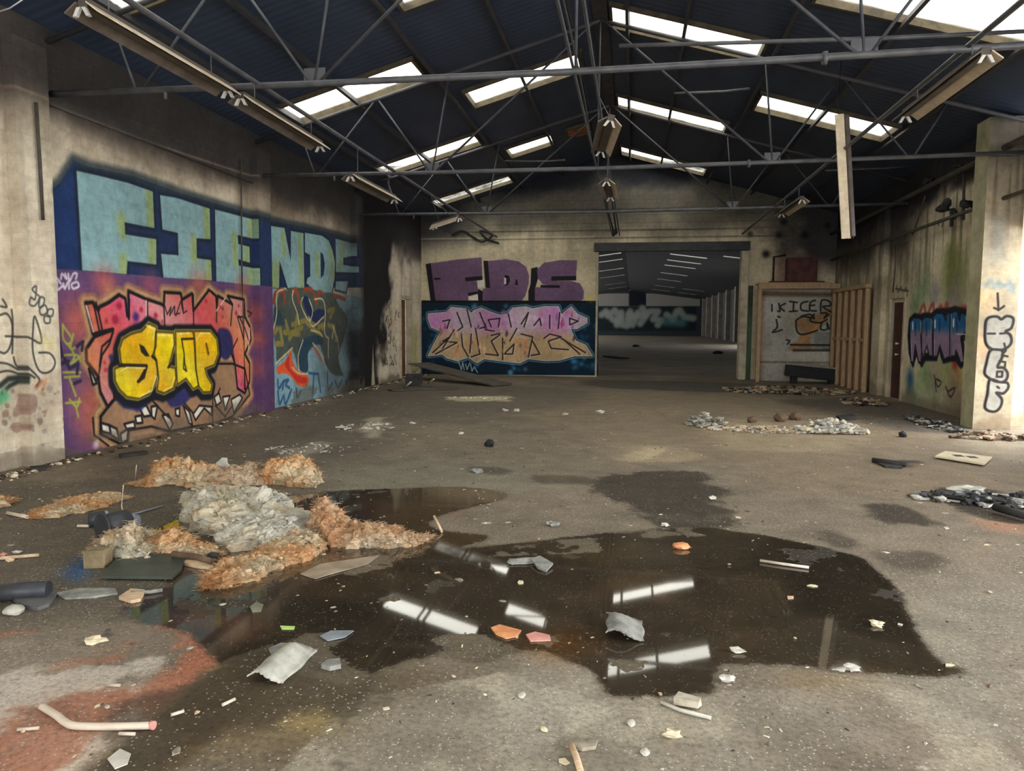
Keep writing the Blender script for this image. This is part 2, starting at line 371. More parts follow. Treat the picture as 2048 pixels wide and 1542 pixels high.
    Pg = c6([(1245,495),(1380,495),(1430,560),(1442,680),(1410,770),(1335,800),(1350,860),(1392,930),(1380,990),(1320,992),(1280,940),(1262,800),(1255,600)])
    for q in (Sg, Lg, Ug, Pg): P.line(q, .2, (20,24,22), .03, 1, 0, True)
    for q in (Sg, Lg, Ug, Pg): P.line([(x-1.5,y+4) for x, y in q], .2, (22,24,34), .03, 1, 0, True)
    yg = lambda u, v: np.stack([222+8*np.sin(v*5)+0*u, 184-14*np.sin(u*4+v*3), 26+14*np.sin(v*9)+0*u], -1)
    for q in (Sg, Lg, Ug, Pg): P.line(q, .05, (210,190,80), .02, 1, 0, True)
    for q in (Sg, Lg, Ug, Pg): P.fill(q, yg, .012)
    for q in (Sg, Lg, Ug, Pg): P.line(q, .03, (48,40,22), .01, .8, 0, True)
    Lk([(640,772),(860,778),(855,800),(800,900)], .05, (36,30,22)); P.fill(c6([(800,600),(840,620),(885,700),(850,700),(815,665)]), (40,34,30), .01, 1); Lk([(860,785),(838,870),(790,905)], .045, (36,30,22)); Lk([(905,700),(936,728)], .04, (36,30,22)); Lk([(1085,690),(1075,740),(1035,790)], .04, (48,36,20))
    Lk([(1145,560),(1245,556)], .035, (48,36,20)); Lk([(1145,560),(1165,680),(1170,760),(1185,820),(1160,800),(1165,700)], .03, (60,44,20)); Lk([(1345,600),(1362,680)], .05, (110,70,20))
    for q in ([(860,450),(925,480),(915,560)],[(650,820),(700,790),(850,795)],[(950,530),(1060,530),(1070,620)],[(1110,520),(1210,510)],[(1270,560),(1300,510),(1370,515)],[(940,860),(900,980),(800,1030)],[(1085,870),(1060,950),(1000,980)]): Lk(q, .02, (238,222,150))
    # lime scribble and white tag
    g = (150,160,70)
    for q in ([(185,440),(190,560),(240,620),(280,700),(250,760),(330,700)],[(185,450),(260,560),(230,600)],[(270,520),(250,640),(330,600)],[(200,690),(300,690),(330,740)],[(190,830),(330,830)],[(200,870),(320,860)],[(240,880),(290,1020)],[(210,1080),(330,1070)],[(240,1050),(300,1110),(320,1040)],[(290,1100),(310,1190)]): Lk(q, .03, g, 4)
    for q in ([(160,590),(180,700),(150,680)],[(200,720),(240,800),(310,760),(300,840)],[(300,620),(350,580),(340,650)],[(280,920),(330,900)],[(170,760),(230,740)]): Lk(q, .045, (44,38,60))
    wt = (206,200,210)
    for q in ([(125,40),(105,110),(130,60),(170,110)],[(170,70),(180,30),(215,70),(205,30)],[(230,30),(240,90),(270,30),(300,30),(290,70)],[(140,100),(140,160),(180,130)],[(190,110),(200,150),(230,95),(235,150)],[(260,110),(300,95),(315,130),(270,150),(255,120)]): Lk(q, .03, wt, 3)
    P.spot(c3([(705,1280)])[0], .07, (220,210,225), .05, .8)
    # ---- light blue panel beyond the second pilaster
    P.fill([(543,577),(600,580),(700,590),(722,600),(722,782),(640,800),(544,822)], (132,166,178), .01)
    P.fill(c7([(140,470),(190,260),(240,200),(500,190),(640,230),(760,250),(800,360),(900,500),(860,700),(800,900),(850,1090),(700,1030),(640,860),(600,760),(500,830),(400,1040),(330,820),(180,960),(160,800),(140,600)]), (74,82,74), .03, .95, 4, rough=.06)
    ol, cr, tl, rd = (142,130,70), (214,200,160), (44,68,84), (196,84,44)
    C7 = lambda p, w, c, sm=0: P.line(c7(p), w, c, .012, .95, sm)
    for q in ([(150,640),(200,560),(230,760),(160,760)],[(260,530),(300,660),(430,590)],[(330,560),(460,520),(540,600),(620,660)],[(380,470),(360,620),(300,700)],[(520,500),(560,560),(660,470)],[(700,420),(760,400),(720,480)],[(700,560),(760,600),(780,720)],[(250,640),(400,660)],[(600,590),(660,560),(640,600)]): C7(q, .11, ol)
    P.fill(c7([(440,280),(490,280),(540,420),(600,400),(660,420),(640,520),(560,540),(500,480),(460,400)]), (34,46,84), .02, 1, 4)
    P.fill(c7([(400,760),(500,680),(620,680),(640,760),(540,760),(490,860),(490,1040),(410,1030),(390,900)]), tl, .02, 1, 3)
    P.fill(c7([(150,360),(230,480),(250,560),(150,560)]), tl, .03, .9, 3)
    P.fill(c7([(170,1000),(250,940),(330,800),(320,900),(380,1030),(490,1080),(490,1180),(440,1200),(380,1180),(310,1090),(250,1060),(180,1070)]), (222,92,50), .02, 1, 2)
    P.fill(c7([(250,980),(300,880),(300,1000),(370,1080),(480,1110),(470,1160),(390,1160),(320,1070)]), (196,52,40), .02, 1, 2)
    P.fill(c7([(540,780),(600,830),(640,960),(600,900)]), (170,96,80), .02, .9, 3)
    for q in ([(140,330),(160,240),(240,210),(250,330)],[(330,240),(370,200),(400,330)],[(450,210),(530,200),(580,330),(600,230),(640,240)],[(760,260),(870,300)]): C7(q, .10, (150,74,50), 3)
    for q in ([(140,600),(170,440),(170,240),(240,200)],[(400,560),(380,440),(330,300),(340,210)],[(440,280),(420,360),(500,520),(540,420),(500,300)],[(560,300),(640,300),(670,420),(660,640),(700,700)],[(500,480),(540,580),(650,480)],[(520,620),(600,640),(640,680)],[(440,720),(390,880),(400,1040)],[(540,750),(620,860),(680,1010)],[(160,960),(330,800)],[(330,1000),(390,1060),(490,1070)],[(740,560),(790,700),(810,830)],[(700,700),(700,900)],[(760,560),(740,700)]): C7(q, .035, cr, 3)
    bs = (52,92,128)
    for q in ([(180,1130),(190,1220),(240,1140),(230,1220)],[(250,1140),(290,1130),(260,1180),(300,1210)],[(180,1250),(200,1380),(240,1290),(260,1380),(320,1230)],[(370,1220),(380,1310),(420,1240)],[(500,1060),(600,1070)],[(550,1080),(540,1280)],[(600,1100),(620,1250)],[(690,1060),(700,1230),(740,1160)],[(770,1140),(800,1210),(840,1130)],[(880,1140),(900,1210),(930,1130)]): C7(q, .06, bs, 3)
    # soot at the far corner: the burnt strip
    nn = fbm(P.h, P.w, (8,30), 5, 21)
    e = U+ (nn-.5)*1.6+ .25*(2.2-V)
    P.tint(smooth((e-15.9)/1.3)*smooth((19.0+.25*V-e)/.6)*.97, (22,22,26))
    P.tint(smooth((e-14.4)/1.8)*smooth((19.1-e)/.8)*.4, (40,38,36))
    P.tint(smooth((V-2.9-(nn-.5)*1.6)/1.2)*smooth((U-17.5)/2)*.8, (44,42,44))
    for q in ([(746,690),(742,790),(752,790),(748,740)],):
        P.fill(q, (196,180,150), .03, .9)
    # scrawl on the pale wall by the far corner
    for i in range(34):
        x = random.uniform(765,812); y = random.uniform(600,740)
        P.line([(x,y),(x+random.uniform(-4,4),y+random.uniform(5,16)),(x+random.uniform(-5,5),y+random.uniform(0,20))], .04, (60,54,46), .02, .75, 3)
    P.fill([(815,650),(836,640),(836,745),(816,745)], (176,176,110), .2, .55)
    wear(P, 5, 14)
    # bare, chipped foot of the wall
    ft = smooth((.28+.25*(n-.5)*2-V)/.15)*(nn>.47)
    P.tint(ft*.55, (96,86,74))
    return P

def paint_back():
    bw = lambda x, y: (lambda p: (p.x, p.z))(onY(x, y, YB))
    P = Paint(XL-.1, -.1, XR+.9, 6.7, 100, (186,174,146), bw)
    n = fbm(P.h, P.w, (8,14), 6, 31); st = fbm(P.h, P.w, (2,70), 5, 33)
    V = (np.arange(P.h)/P.k+P.v0)[:,None]; U = (np.arange(P.w)/P.k+P.u0)[None]
    P.tint(smooth((n-.5)*4)*.4*np.ones_like(U*V), (160,148,124)); P.tint(smooth((st-.5)*5)*.3*smooth((V-2)/3), (120,112,96))
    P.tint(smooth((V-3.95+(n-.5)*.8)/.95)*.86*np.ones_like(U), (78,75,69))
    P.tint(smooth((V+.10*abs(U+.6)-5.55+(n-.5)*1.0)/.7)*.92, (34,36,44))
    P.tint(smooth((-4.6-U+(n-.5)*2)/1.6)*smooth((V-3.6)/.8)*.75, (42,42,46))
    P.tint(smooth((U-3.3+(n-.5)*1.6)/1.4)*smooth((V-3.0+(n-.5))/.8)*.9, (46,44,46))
    for z, w in ((5.02,.03),(4.62,.02),(4.42,.02),(4.18,.025),(5.3,.012),(4.85,.012)):
        P.tint(np.exp(-((V-z)/w)**2)*(.6 if w > .02 else .3)*np.ones_like(U), (66,60,54))
    P.tint(np.exp(-((V-4.22)/.03)**2)*.5*(U<-1.2), (196,186,160))
    c8 = lambda p: crop(800,340,3.505,p)
    # purple block letters
    bk, pu = (30,26,32), (104,80,106)
    for q in ([(180,660),(218,652),(255,920),(215,920)],[(585,637),(617,636),(634,828),(600,826)],[(965,680),(920,690),(915,800),(900,850),(900,920),(950,925),(950,820),(968,760)],[(455,750),(578,742),(578,772),(460,782)],[(475,855),(550,835),(585,850),(580,920),(550,920),(545,868),(478,885)]): P.fill(c8(q), bk, .01)
    P.fill(c8([(215,655),(400,628),(572,612),(577,742),(455,755),(460,780),(577,776),(545,828),(550,850),(475,862),(480,920),(250,920)]), pu, .012)
    P.fill(c8([(617,638),(740,625),(830,640),(885,680),(905,740),(902,800),(880,880),(850,920),(580,920),(580,832),(632,825)]), pu, .012)
    P.fill(c8([(1242,633),(1235,742),(1060,745),(1060,775),(1200,778),(1262,795),(1290,850),(1285,905),(1260,922),(945,925),(945,822),(1120,822),(1000,800),(966,760),(960,700),(1010,650),(1120,632)]), pu, .012)
    P.fill(c8([(540,775),(590,770),(592,820),(545,826)]), (206,202,190), .01); P.fill(c8([(480,888),(545,870),(548,915),(485,918)]), (206,202,190), .01)
    P.fill(c8([(455,753),(575,745),(575,765),(460,780)]), bk, .008); P.fill(c8([(240,755),(285,757),(285,768),(240,772)]), bk, .008); P.fill(c8([(1060,745),(1235,742),(1235,774),(1060,776)]), bk, .008); P.fill(c8([(985,806),(1120,808),(1120,826),(985,824)]), bk, .008)
    P.fill(c8([(733,742),(745,736),(765,742),(772,775),(755,808),(735,812)]), bk, .006); P.fill(c8([(730,752),(745,760),(745,800),(730,802)]), (200,180,190), .006); P.fill(c8([(812,768),(822,768),(828,805),(805,808)]), bk, .006)
    # blue mural
    rect = c8([(135,925),(1392,928),(1392,1440),(135,1432)])
    P.fill(rect, (14,34,50), .008)
    P.line(c8([(135,922),(1392,925)]), .07, (20,22,24), .01)
    for i in range(70):
        x, y = random.choice([(random.uniform(150,300),random.uniform(960,1330)),(random.uniform(1230,1390),random.uniform(960,1260)),(random.uniform(200,560),random.uniform(1310,1420)),(random.uniform(760,880),random.uniform(1330,1430)),(random.uniform(440,760),random.uniform(940,1010)),(random.uniform(1200,1380),random.uniform(1320,1400))])
        P.spot(c8([(x,y)])[0], random.uniform(.04,.12), random.choice([(40,104,144),(70,150,190),(120,180,210),(28,80,120)]), .09, .6)
    out = c8([(200,1040),(200,1010),(330,1000),(360,965),(470,975),(500,1010),(520,985),(570,970),(640,1000),(700,1020),(760,1010),(790,970),(880,960),(930,975),(1010,960),(1110,960),(1130,1020),(1200,960),(1240,1010),(1310,1040),(1310,1070),(1240,1110),(1190,1110),(1230,1200),(1300,1230),(1345,1300),(1220,1300),(1120,1330),(1020,1335),(900,1320),(840,1350),(700,1335),(590,1320),(540,1350),(480,1310),(400,1335),(330,1315),(300,1290),(200,1300),(240,1220),(290,1130),(220,1100)])
    for w, c in ((.17,(120,160,176)),(.12,(14,30,44)),(.06,(200,206,200))): P.line(out, w, c, .012, .85, 0, True)
    gd = lambda u, v: (lambda t: np.stack([192-6*t+0*u, 152+6*t+20*np.sin(u*3.3)*(1-t), 184-66*t+0*u], -1))(smooth((1.55-v)/.5)*np.ones_like(u))
    P.fill(out, gd, .01)
    for i in range(22):
        x = random.uniform(330,1180); P.spot(c8([(x, random.uniform(980,1080))])[0], random.uniform(.05,.12), random.choice([(214,84,150),(200,170,214),(226,190,216),(216,120,170)]), .08, .6, ch='rgb')
    for i in range(14): P.spot(c8([(random.uniform(360,1100), random.uniform(1200,1300))])[0], .12, random.choice([(206,130,70),(214,150,110),(186,150,90)]), .1, .5)
    r_ = random.Random(5)
    for q in ([(300,1060),(350,1050),(330,1110)],[(400,1000),(440,1100),(400,1130)],[(470,975),(500,1100)],[(560,1000),(600,1100),(560,1110)],[(640,1100),(620,1050),(700,1040),(690,1100)],[(760,1010),(780,1100)],[(850,1080),(900,1000),(870,1100)],[(940,1090),(980,1040),(990,1090)],[(1050,1020),(1050,1110)],[(1120,1000),(1110,1110)],[(1190,1080),(1190,1040),(1250,1060),(1190,1085)],
              [(230,1280),(350,1170),(300,1200),(400,1210),(250,1290)],[(430,1150),(440,1240),(480,1310)],[(500,1150),(490,1280)],[(530,1110),(560,1290),(500,1310)],[(640,1160),(720,1140),(640,1200),(690,1300),(600,1290)],[(730,1290),(800,1220),(790,1290),(730,1290)],[(720,1180),(720,1330)],[(850,1150),(930,1170),(900,1310)],[(930,1200),(980,1290),(920,1300)],[(1010,1180),(1050,1150),(1130,1170),(1040,1200),(1060,1250),(1180,1260)],[(1130,1180),(1300,1280)],[(1160,1200),(1260,1290)],[(380,1120),(300,1250)],[(600,1120),(660,1130)],[(820,1110),(770,1200)]):
        P.line(c8([(x+7,y+5) for x, y in q]), .045, (216,206,196), .02, .45); P.line(c8(q), .042, (40,28,34), .01, .95)
    for i in range(30):
        x, y = r_.uniform(240,1250), r_.uniform(990,1300); y = y if 1010 < y < 1290 else 1150; a = r_.uniform(12,34); b_ = r_.uniform(-1,1)
        P.fill(c8([(x,y),(x+a*.5,y-a*1.4),(x+a,y+a*b_),(x+a*.3,y+a)]), r_.choice([(60,40,48),(150,96,76),(226,196,160),(120,86,110),(206,120,84)]) if y > 1120 else r_.choice([(60,40,58),(176,60,120),(226,200,224),(130,90,150)]), .02, .7)
    for q in ([(410,1340),(430,1400),(440,1350),(450,1400)],[(460,1360),(470,1400),(490,1350)],[(495,1360),(505,1410),(520,1380),(545,1420)]): P.line(c8(q), .03, (170,196,196), .01, .9)
    P.spot(c8([(1340,900)])[0], .12, (196,170,70), .15, .6)
    # scorch rounds right of the doorway
    for x, y, r in ((1532,508,.16),(1558,470,.12),(1568,444,.12),(1610,470,.14),(1655,452,.12),(1500,468,.08)): P.spot((x,y), r, (16,16,18), .10, .95)
    P.tint(smooth((U-3.9)/.3)*smooth((5.4-U)/.5)*smooth((V-2.75)/.2)*smooth((3.9-V)/.5)*.6*(.5+n), (70,40,34))
    P.line([(905,470),(925,462),(950,478),(968,482),(985,470),(960,462),(975,480),(996,486)], .05, (34,32,30), .03, .8, 4)
    wear(P, 44, 14)
    return P

def paint_right():
    rw = lambda x, y: (lambda p: (p.y, p.z))(onX(x, y, XR))
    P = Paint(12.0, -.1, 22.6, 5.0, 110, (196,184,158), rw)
    c = lambda p: crop(1770,540,4.284,p)
    n = fbm(P.h, P.w, (6,10), 6, 51); st = fbm(P.h, P.w, (2,80), 5, 53)
    V = (np.arange(P.h)/P.k+P.v0)[:,None]; U = (np.arange(P.w)/P.k+P.u0)[None]
    P.tint(smooth((n-.47)*5)*.5*np.ones_like(U), (150,136,112)); P.tint(smooth((st-.47)*6)*.55*smooth((V-1.8)/1.5), (84,74,60))
    P.tint(smooth((fbm(P.h,P.w,(2,60),4,57)-.55)*8)*.5*smooth((V-2.4)/1.), (206,196,170))
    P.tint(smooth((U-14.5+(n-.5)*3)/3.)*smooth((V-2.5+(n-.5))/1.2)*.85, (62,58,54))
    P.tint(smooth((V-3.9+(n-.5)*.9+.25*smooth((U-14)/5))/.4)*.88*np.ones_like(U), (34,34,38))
    P.spot((1905,530), .55, (92,104,46), .6, .7); P.spot((1920,560), .5, (98,110,52), .6, .6); P.line([(1900,500),(1898,560)], .2, (84,96,40), .2, .6)
    # washes of green, blue and yellow paint behind the piece
    for x, y, r, col in ((330,160,.45,(96,128,84)),(260,300,.35,(96,128,84)),(430,200,.35,(110,112,120)),(560,150,.45,(120,124,80)),(600,230,.35,(130,118,124)),(240,1100,.45,(110,150,110)),(330,900,.4,(104,144,84)),(420,1150,.5,(120,136,96)),(580,1000,.5,(126,104,92)),(620,880,.35,(150,110,70)),(520,860,.4,(140,150,90)),(700,900,.3,(196,190,96)),(740,1180,.3,(190,186,110)),(300,1250,.4,(130,150,120)),(740,1000,.3,(186,178,90)),(640,1180,.4,(110,96,80)),(560,1260,.4,(120,116,84))):
        P.spot(c([(x,y)])[0], r, col, r*.9, .8)
    P.spot(c([(215,920)])[0], .22, (30,72,110), .2, .9); P.spot(c([(215,980)])[0], .18, (40,84,120), .2, .8); P.spot(c([(600,800)])[0], .16, (160,30,36), .1, .9)
    for q in ([(290,390),(330,300),(350,370)],[(370,370),(410,290),(420,380)],[(440,370),(480,310),(500,380)],[(510,340),(530,285),(540,350)],[(600,360),(680,320),(700,350)]): P.line(c(q), .09, (150,52,40), .05, .85, 3)
    # the bubble-letter piece
    out = c([(215,440),(250,402),(300,412),(330,400),(400,402),(440,365),(540,362),(600,345),(640,360),(690,372),(700,560),(650,590),(665,640),(680,780),(650,805),(610,745),(560,750),(505,765),(470,640),(440,745),(340,745),(315,800),(272,690),(240,800),(215,700),(205,560)])
    P.line(out, .16, (22,22,30), .03, 1, 0, True)
    gk = lambda u, v: (lambda t: np.stack([30+108*t+0*u, 92+24*t+0*u, 140+0*t+0*u], -1))(smooth((1.62-v)/.22)*np.ones_like(u))
    KL = [c(q) for q in ([(215,440),(250,402),(305,410),(308,560),(316,690),(312,795),(290,790),(272,700),(262,640),(245,795),(222,790)],[(318,430),(345,400),(402,405),(408,560),(412,742),(382,742),(362,650),(345,700),(335,760),(316,700)],[(414,400),(445,365),(500,368),(525,430),(535,362),(560,365),(558,745),(510,768),(472,650),(448,748),(418,742)],[(566,362),(620,345),(642,430),(652,365),(697,372),(702,520),(652,580),(682,790),(652,802),(612,690),(602,745),(566,742)])]
    for q in KL: P.fill(q, gk, .012)
    for q in KL: P.line(q, .045, (20,22,34), .012, 1, 0, True)
    for q in ([(262,470),(262,560)],[(358,450),(358,560)],[(470,420),(470,520)],[(618,400),(620,520)]): P.line(c(q), .04, (20,34,64), .02, .9)
    for q in ([(305,430),(310,540)],[(400,420),(400,540)],[(570,380),(565,740)],[(690,400),(700,480)],[(225,600),(235,780)],[(425,600),(425,740)],[(610,550),(700,550)]): P.line(c(q), .022, (186,196,206), .008, .9)
    for x, y in ((240,475),(432,460),(590,450)): P.line(c([(x,y-20),(x,y+25)]), .07, (206,222,236), .03, 1)
    for q in ([(420,900),(450,1000),(480,960),(430,940),(440,1040)],[(520,1000),(560,1090),(600,1010),(540,1040)],[(700,560),(740,570),(760,640)],[(700,600),(760,660),(720,760),(780,780)],[(700,380),(760,360),(760,560)],[(740,860),(780,850),(720,960),(760,1000)],[(690,1050),(760,1060),(700,1140),(770,1190)],[(690,1150),(700,1230)],[(720,400),(790,420)]): P.line(c(q), .035, (40,38,40), .012, .85, 3)
    for q in ([(100,130),(110,200),(140,140),(150,210),(180,150),(190,220)],[(90,160),(200,180)]): P.line(c(q), .04, (60,60,62), .02, .8)
    P.spot(c([(850,280)])[0], .25, (196,160,110), .25, .7); P.spot(c([(830,640)])[0], .2, (200,150,110), .2, .7)
    wear(P, 61, 16)
    P.tint(smooth((.3+.3*(n-.5)*2-V)/.2)*.5*np.ones_like(U), (96,84,70))
    return P

def paint_pier():
    yp = 12.42
    pw = lambda x, y: (lambda p: (p.x, p.z))(onY(x, y, yp))
    P = Paint(5.2, -.1, 6.4, 5.0, 130, (152,142,120), pw)
    c = lambda p: crop(1770,540,4.284,p)
    n = fbm(P.h, P.w, (12,3), 6, 71); st = fbm(P.h, P.w, (2,12), 5, 73); V = (np.arange(P.h)/P.k+P.v0)[:,None]; U = (np.arange(P.w)/P.k+P.u0)[None]
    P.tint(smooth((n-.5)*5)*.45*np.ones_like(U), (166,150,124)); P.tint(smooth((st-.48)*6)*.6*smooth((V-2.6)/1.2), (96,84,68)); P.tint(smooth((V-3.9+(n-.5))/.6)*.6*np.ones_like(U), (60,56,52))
    P.fill([(1978,430),(2012,430),(2010,520),(1980,530)], (120,118,112), .12, .7)
    P.spot(c([(850,260)])[0], .2, (206,166,118), .25, .7); P.spot(c([(820,640)])[0], .2, (206,150,112), .2, .7)
    fl, bk = (138,136,127), (40,38,38)
    G = [c([(870,430),(905,405),(960,402),(995,425),(1040,398),(1090,410),(1095,450),(1075,500),(1030,525),(1070,560),(1080,610),(1060,650),(1010,680),(930,680),(880,650),(860,600),(860,500)]),
         c([(905,690),(995,690),(1000,745),(960,830),(1010,840),(1045,880),(1040,930),(1000,960),(940,955),(900,930),(855,885),(870,800)]),
         c([(900,940),(880,1060),(858,1180),(930,1212),(980,1180),(998,1110),(950,1050),(1010,1055),(1052,1010),(1045,970),(990,962)])]
    for q in G: P.line(q, .05, bk, .01, 1, 4, True)
    for q in G: P.fill(q, fl, .01, 1, 4)
    for q in G: P.line(q, .032, bk, .008, 1, 4, True)
    for q in ([(880,545),(940,545)],[(985,545),(1040,540)],[(1020,630),(1035,690),(1000,730),(1050,740)],[(980,780),(1030,790),(1025,830)],[(960,870),(1005,870),(1000,915),(955,915),(960,870)],[(965,200),(972,340),(935,325)],[(972,345),(1020,310)],[(1140,430),(1130,660)],[(960,1000),(975,1010)]): P.line(c(q), .032, bk, .008, 1)
    for q in ([(860,140),(910,90),(930,150),(970,100),(990,150)],[(1010,130),(1060,130),(1070,90),(1080,180),(1100,130),(1100,180)]): P.line(c(q), .06, (112,126,130), .04, .8, 3)
    wear(P, 75, 16)
    P.tint(smooth((.25+.3*(n-.5)*2-V)/.2)*.5*np.ones_like(U), (110,92,72))
    return P

def paint_alcove():
    ya = 22.1
    pw = lambda x, y: (lambda p: (p.x, p.z))(onY(x, y, ya))
    P = Paint(3.3, -.1, 6.0, 2.8, 110, (168,166,156), pw)
    c = lambda p: crop(1470,500,4.671,p)
    n = fbm(P.h, P.w, (5,5), 5, 81); U = (np.arange(P.w)/P.k+P.u0)[None]; V = (np.arange(P.h)/P.k+P.v0)[:,None]
    P.tint(smooth((n-.45)*4)*.5, (140,134,120))
    P.fill(c([(180,380),(270,400),(250,1240),(170,1240)]), (132,104,80), .12, .8)
    P.fill(c([(180,1040),(980,1040),(980,1055),(180,1055)]), (90,74,60), .03, .7)
    P.fill(c([(480,950),(980,950),(980,1050),(480,1040)]), (186,182,168), .03, .8); P.fill(c([(740,760),(975,770),(975,930),(740,920)]), (120,120,118), .05, .7)
    P.fill(c([(560,650),(760,600),(860,560),(900,560),(820,700),(700,800),(720,920),(600,920),(540,940),(520,900),(620,800)]), (150,112,74), .08, .8, 3); P.line(c([(550,920),(700,780),(900,570)]), .09, (196,138,74), .04, .9)
    P.fill(c([(540,925),(975,925),(975,948),(540,948)]), (60,54,48), .02, .9)
    P.fill(c([(180,380),(980,400),(980,440),(180,430)]), (90,70,52), .06, .8)
    bk = (34,34,34)
    L = lambda p, w=.05, sm=3: P.line(c(p), w, bk, .012, .92, sm)
    for q in ([(510,480),(580,490)],[(548,490),(545,570)],[(510,575),(580,570)],[(680,480),(620,500),(620,560),(690,570)],[(750,470),(705,490),(700,560),(760,570)],[(700,520),(745,515)],[(800,570),(810,470),(880,480),(890,520),(820,530),(900,580)],[(940,460),(945,500)],
              [(570,660),(580,760),(640,790),(770,750)],[(580,650),(640,620),(740,640),(700,600),(620,620)],[(800,590),(860,590),(830,640),(880,600)],[(740,600),(700,660),(790,680),(860,650)],[(900,620),(900,750),(930,640),(940,750)],[(950,660),(985,680),(970,750),(940,740)],[(810,680),(800,740),(860,740),(860,680),(880,740)],[(930,590),(970,620)],
              [(385,650),(395,720),(350,770),(440,745)],[(345,510),(345,570)],[(410,500),(420,570),(400,570)],[(470,500),(420,530),(460,570)],[(480,840),(510,850),(490,880)],[(400,620),(420,630)]): L(q, .045)
    wear(P, 83, 14); return P

def paint_farwall():
    pw = lambda x, y: (lambda p: (p.x, p.z))(onY(x, y, 110.))
    P = Paint(-9, 0, 10.5, 6.5, 18, (44,46,52), pw)
    for x in np.arange(1190,1400,4): P.line([(x,588),(x,611)], .22, (150,146,136), .05, 1)
    P.fill([(1258,575),(1292,575),(1292,612),(1258,612)], (20,22,30), .1)
    P.fill([(1190,614),(1392,614),(1392,662),(1190,662)], (20,30,30), .2)
    c = lambda p: crop(1170,440,4.534,p)
    for q in ([(150,860),(190,830)],[(210,870),(270,820),(310,880),(290,950)],[(330,840),(340,950),(380,960),(390,860)],[(410,830),(430,950),(480,840)],[(520,800),(560,860),(500,940)],[(590,830),(660,830),(620,900),(690,910),(660,950)],[(740,860),(800,900),(830,830)],[(860,820),(900,880),(980,890)],[(440,870),(540,860)],[(250,900),(290,920)]): P.line(c(q), 1.0, (130,134,128), .3, .9)
    P.line(c([(730,920),(880,930)]), 1.2, (70,110,110), .6, .8)
    return P
# ------------------------------------------------------------ surface materials
def wall_mat(name, P, axes, gain=1., rough=.85, brick=.35):
    im = P.image(name, gain)
    m, nt, b = newmat(name)
    tc = nd(nt, 'ShaderNodeTexCoord'); sp = nd(nt, 'ShaderNodeSeparateXYZ'); nt.links.new(tc.outputs['Object'], sp.inputs[0])
    cb = nd(nt, 'ShaderNodeCombineXYZ')
    for i, (ax, a, z) in enumerate(((axes[0], P.u0, P.u1), (axes[1], P.v0, P.v1))):
        mr = nd(nt, 'ShaderNodeMapRange', clamp=False); mr.inputs[1].default_value = a; mr.inputs[2].default_value = z
        nt.links.new(sp.outputs[ax], mr.inputs[0]); nt.links.new(mr.outputs[0], cb.inputs[i])
    t = nd(nt, 'ShaderNodeTexImage', image=im, extension='EXTEND', interpolation='Cubic'); nt.links.new(cb.outputs[0], t.inputs[0])
    v = tc.outputs['Object']
    n1 = noise(nt, v, 9, 8, .7); n2 = noise(nt, v, 45, 5, .7)
    g1 = ramp(nt, n1, [(.3,(.84,.82,.79)),(.62,(1.22,1.22,1.22))]); g2 = ramp(nt, n2, [(.30,(.6,.57,.54)),(.40,(1,1,1))])
    c = mixc(nt, 1., t.outputs[0], g1, 'MULTIPLY'); c = mixc(nt, .6, c, g2, 'MULTIPLY')
    # block joints in relief
    bk = nd(nt, 'ShaderNodeTexBrick'); cb2 = nd(nt, 'ShaderNodeCombineXYZ')
    nt.links.new(sp.outputs[axes[0]], cb2.inputs[0]); nt.links.new(sp.outputs[axes[1]], cb2.inputs[1]); nt.links.new(cb2.outputs[0], bk.inputs['Vector'])
    bk.inputs['Scale'].default_value = 1; bk.inputs['Brick Width'].default_value = .45; bk.inputs['Row Height'].default_value = .225
    bk.inputs['Mortar Size'].default_value = .008; bk.inputs['Mortar Smooth'].default_value = .6
    j = mixc(nt, brick*.55, c, mixc(nt, bk.outputs['Fac'], (1,1,1), (.55,.52,.5)), 'MULTIPLY')
    nt.links.new(j, b.inputs['Base Color']); b.inputs['Roughness'].default_value = rough; b.inputs['Specular IOR Level'].default_value = .25
    hgt = math_(nt, 'SUBTRACT', math_(nt, 'MULTIPLY', n1, .5), math_(nt, 'MULTIPLY', bk.outputs['Fac'], brick))
    bump(nt, hgt, b, .35, .012)
    return m
LEFT = paint_left(); BACK = paint_back(); RIGHT = paint_right(); PIER = paint_pier(); ALC = paint_alcove(); FARW = paint_farwall()
GW = 1.0
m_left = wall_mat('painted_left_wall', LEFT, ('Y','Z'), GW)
m_back = wall_mat('painted_back_wall', BACK, ('X','Z'), GW)
m_right = wall_mat('painted_right_wall', RIGHT, ('Y','Z'), GW, brick=.2)
m_pier = wall_mat('painted_pier', PIER, ('X','Z'), GW, brick=.2)
m_alc = wall_mat('scrawled_plasterboard', ALC, ('X','Z'), GW, brick=0)
m_farw = wall_mat('far_wall_paint', FARW, ('X','Z'), GW, brick=0)
m_cream = simple('dirty_cream_paint', rgb(150,138,116), rgb(196,186,160), 3, .85)
m_plain = simple('grimy_blockwork', rgb(96,90,82), rgb(130,122,108), 1.5, .9)
m_plaind = simple('sooty_blockwork', rgb(42,42,46), rgb(66,64,64), 1.2, .9)
m_roof = simple('dark_roof_sheet', rgb(44,53,70), rgb(58,69,90), 1.3, .55, bmp=.1, stretch=(1,.25,1))
m_steel = simple('painted_steel_tube', rgb(56,57,61), rgb(84,84,86), 5, .5, spec=.5, bmp=.1)
m_purlin = simple('dark_purlin', rgb(46,46,50), rgb(66,64,66), 4, .65, bmp=.1)
m_curb = simple('rusty_curb', rgb(52,45,34), rgb(84,74,54), 6, .8)
m_black = simple('soot_black', rgb(18,18,20), rgb(34,34,36), 8, .7)
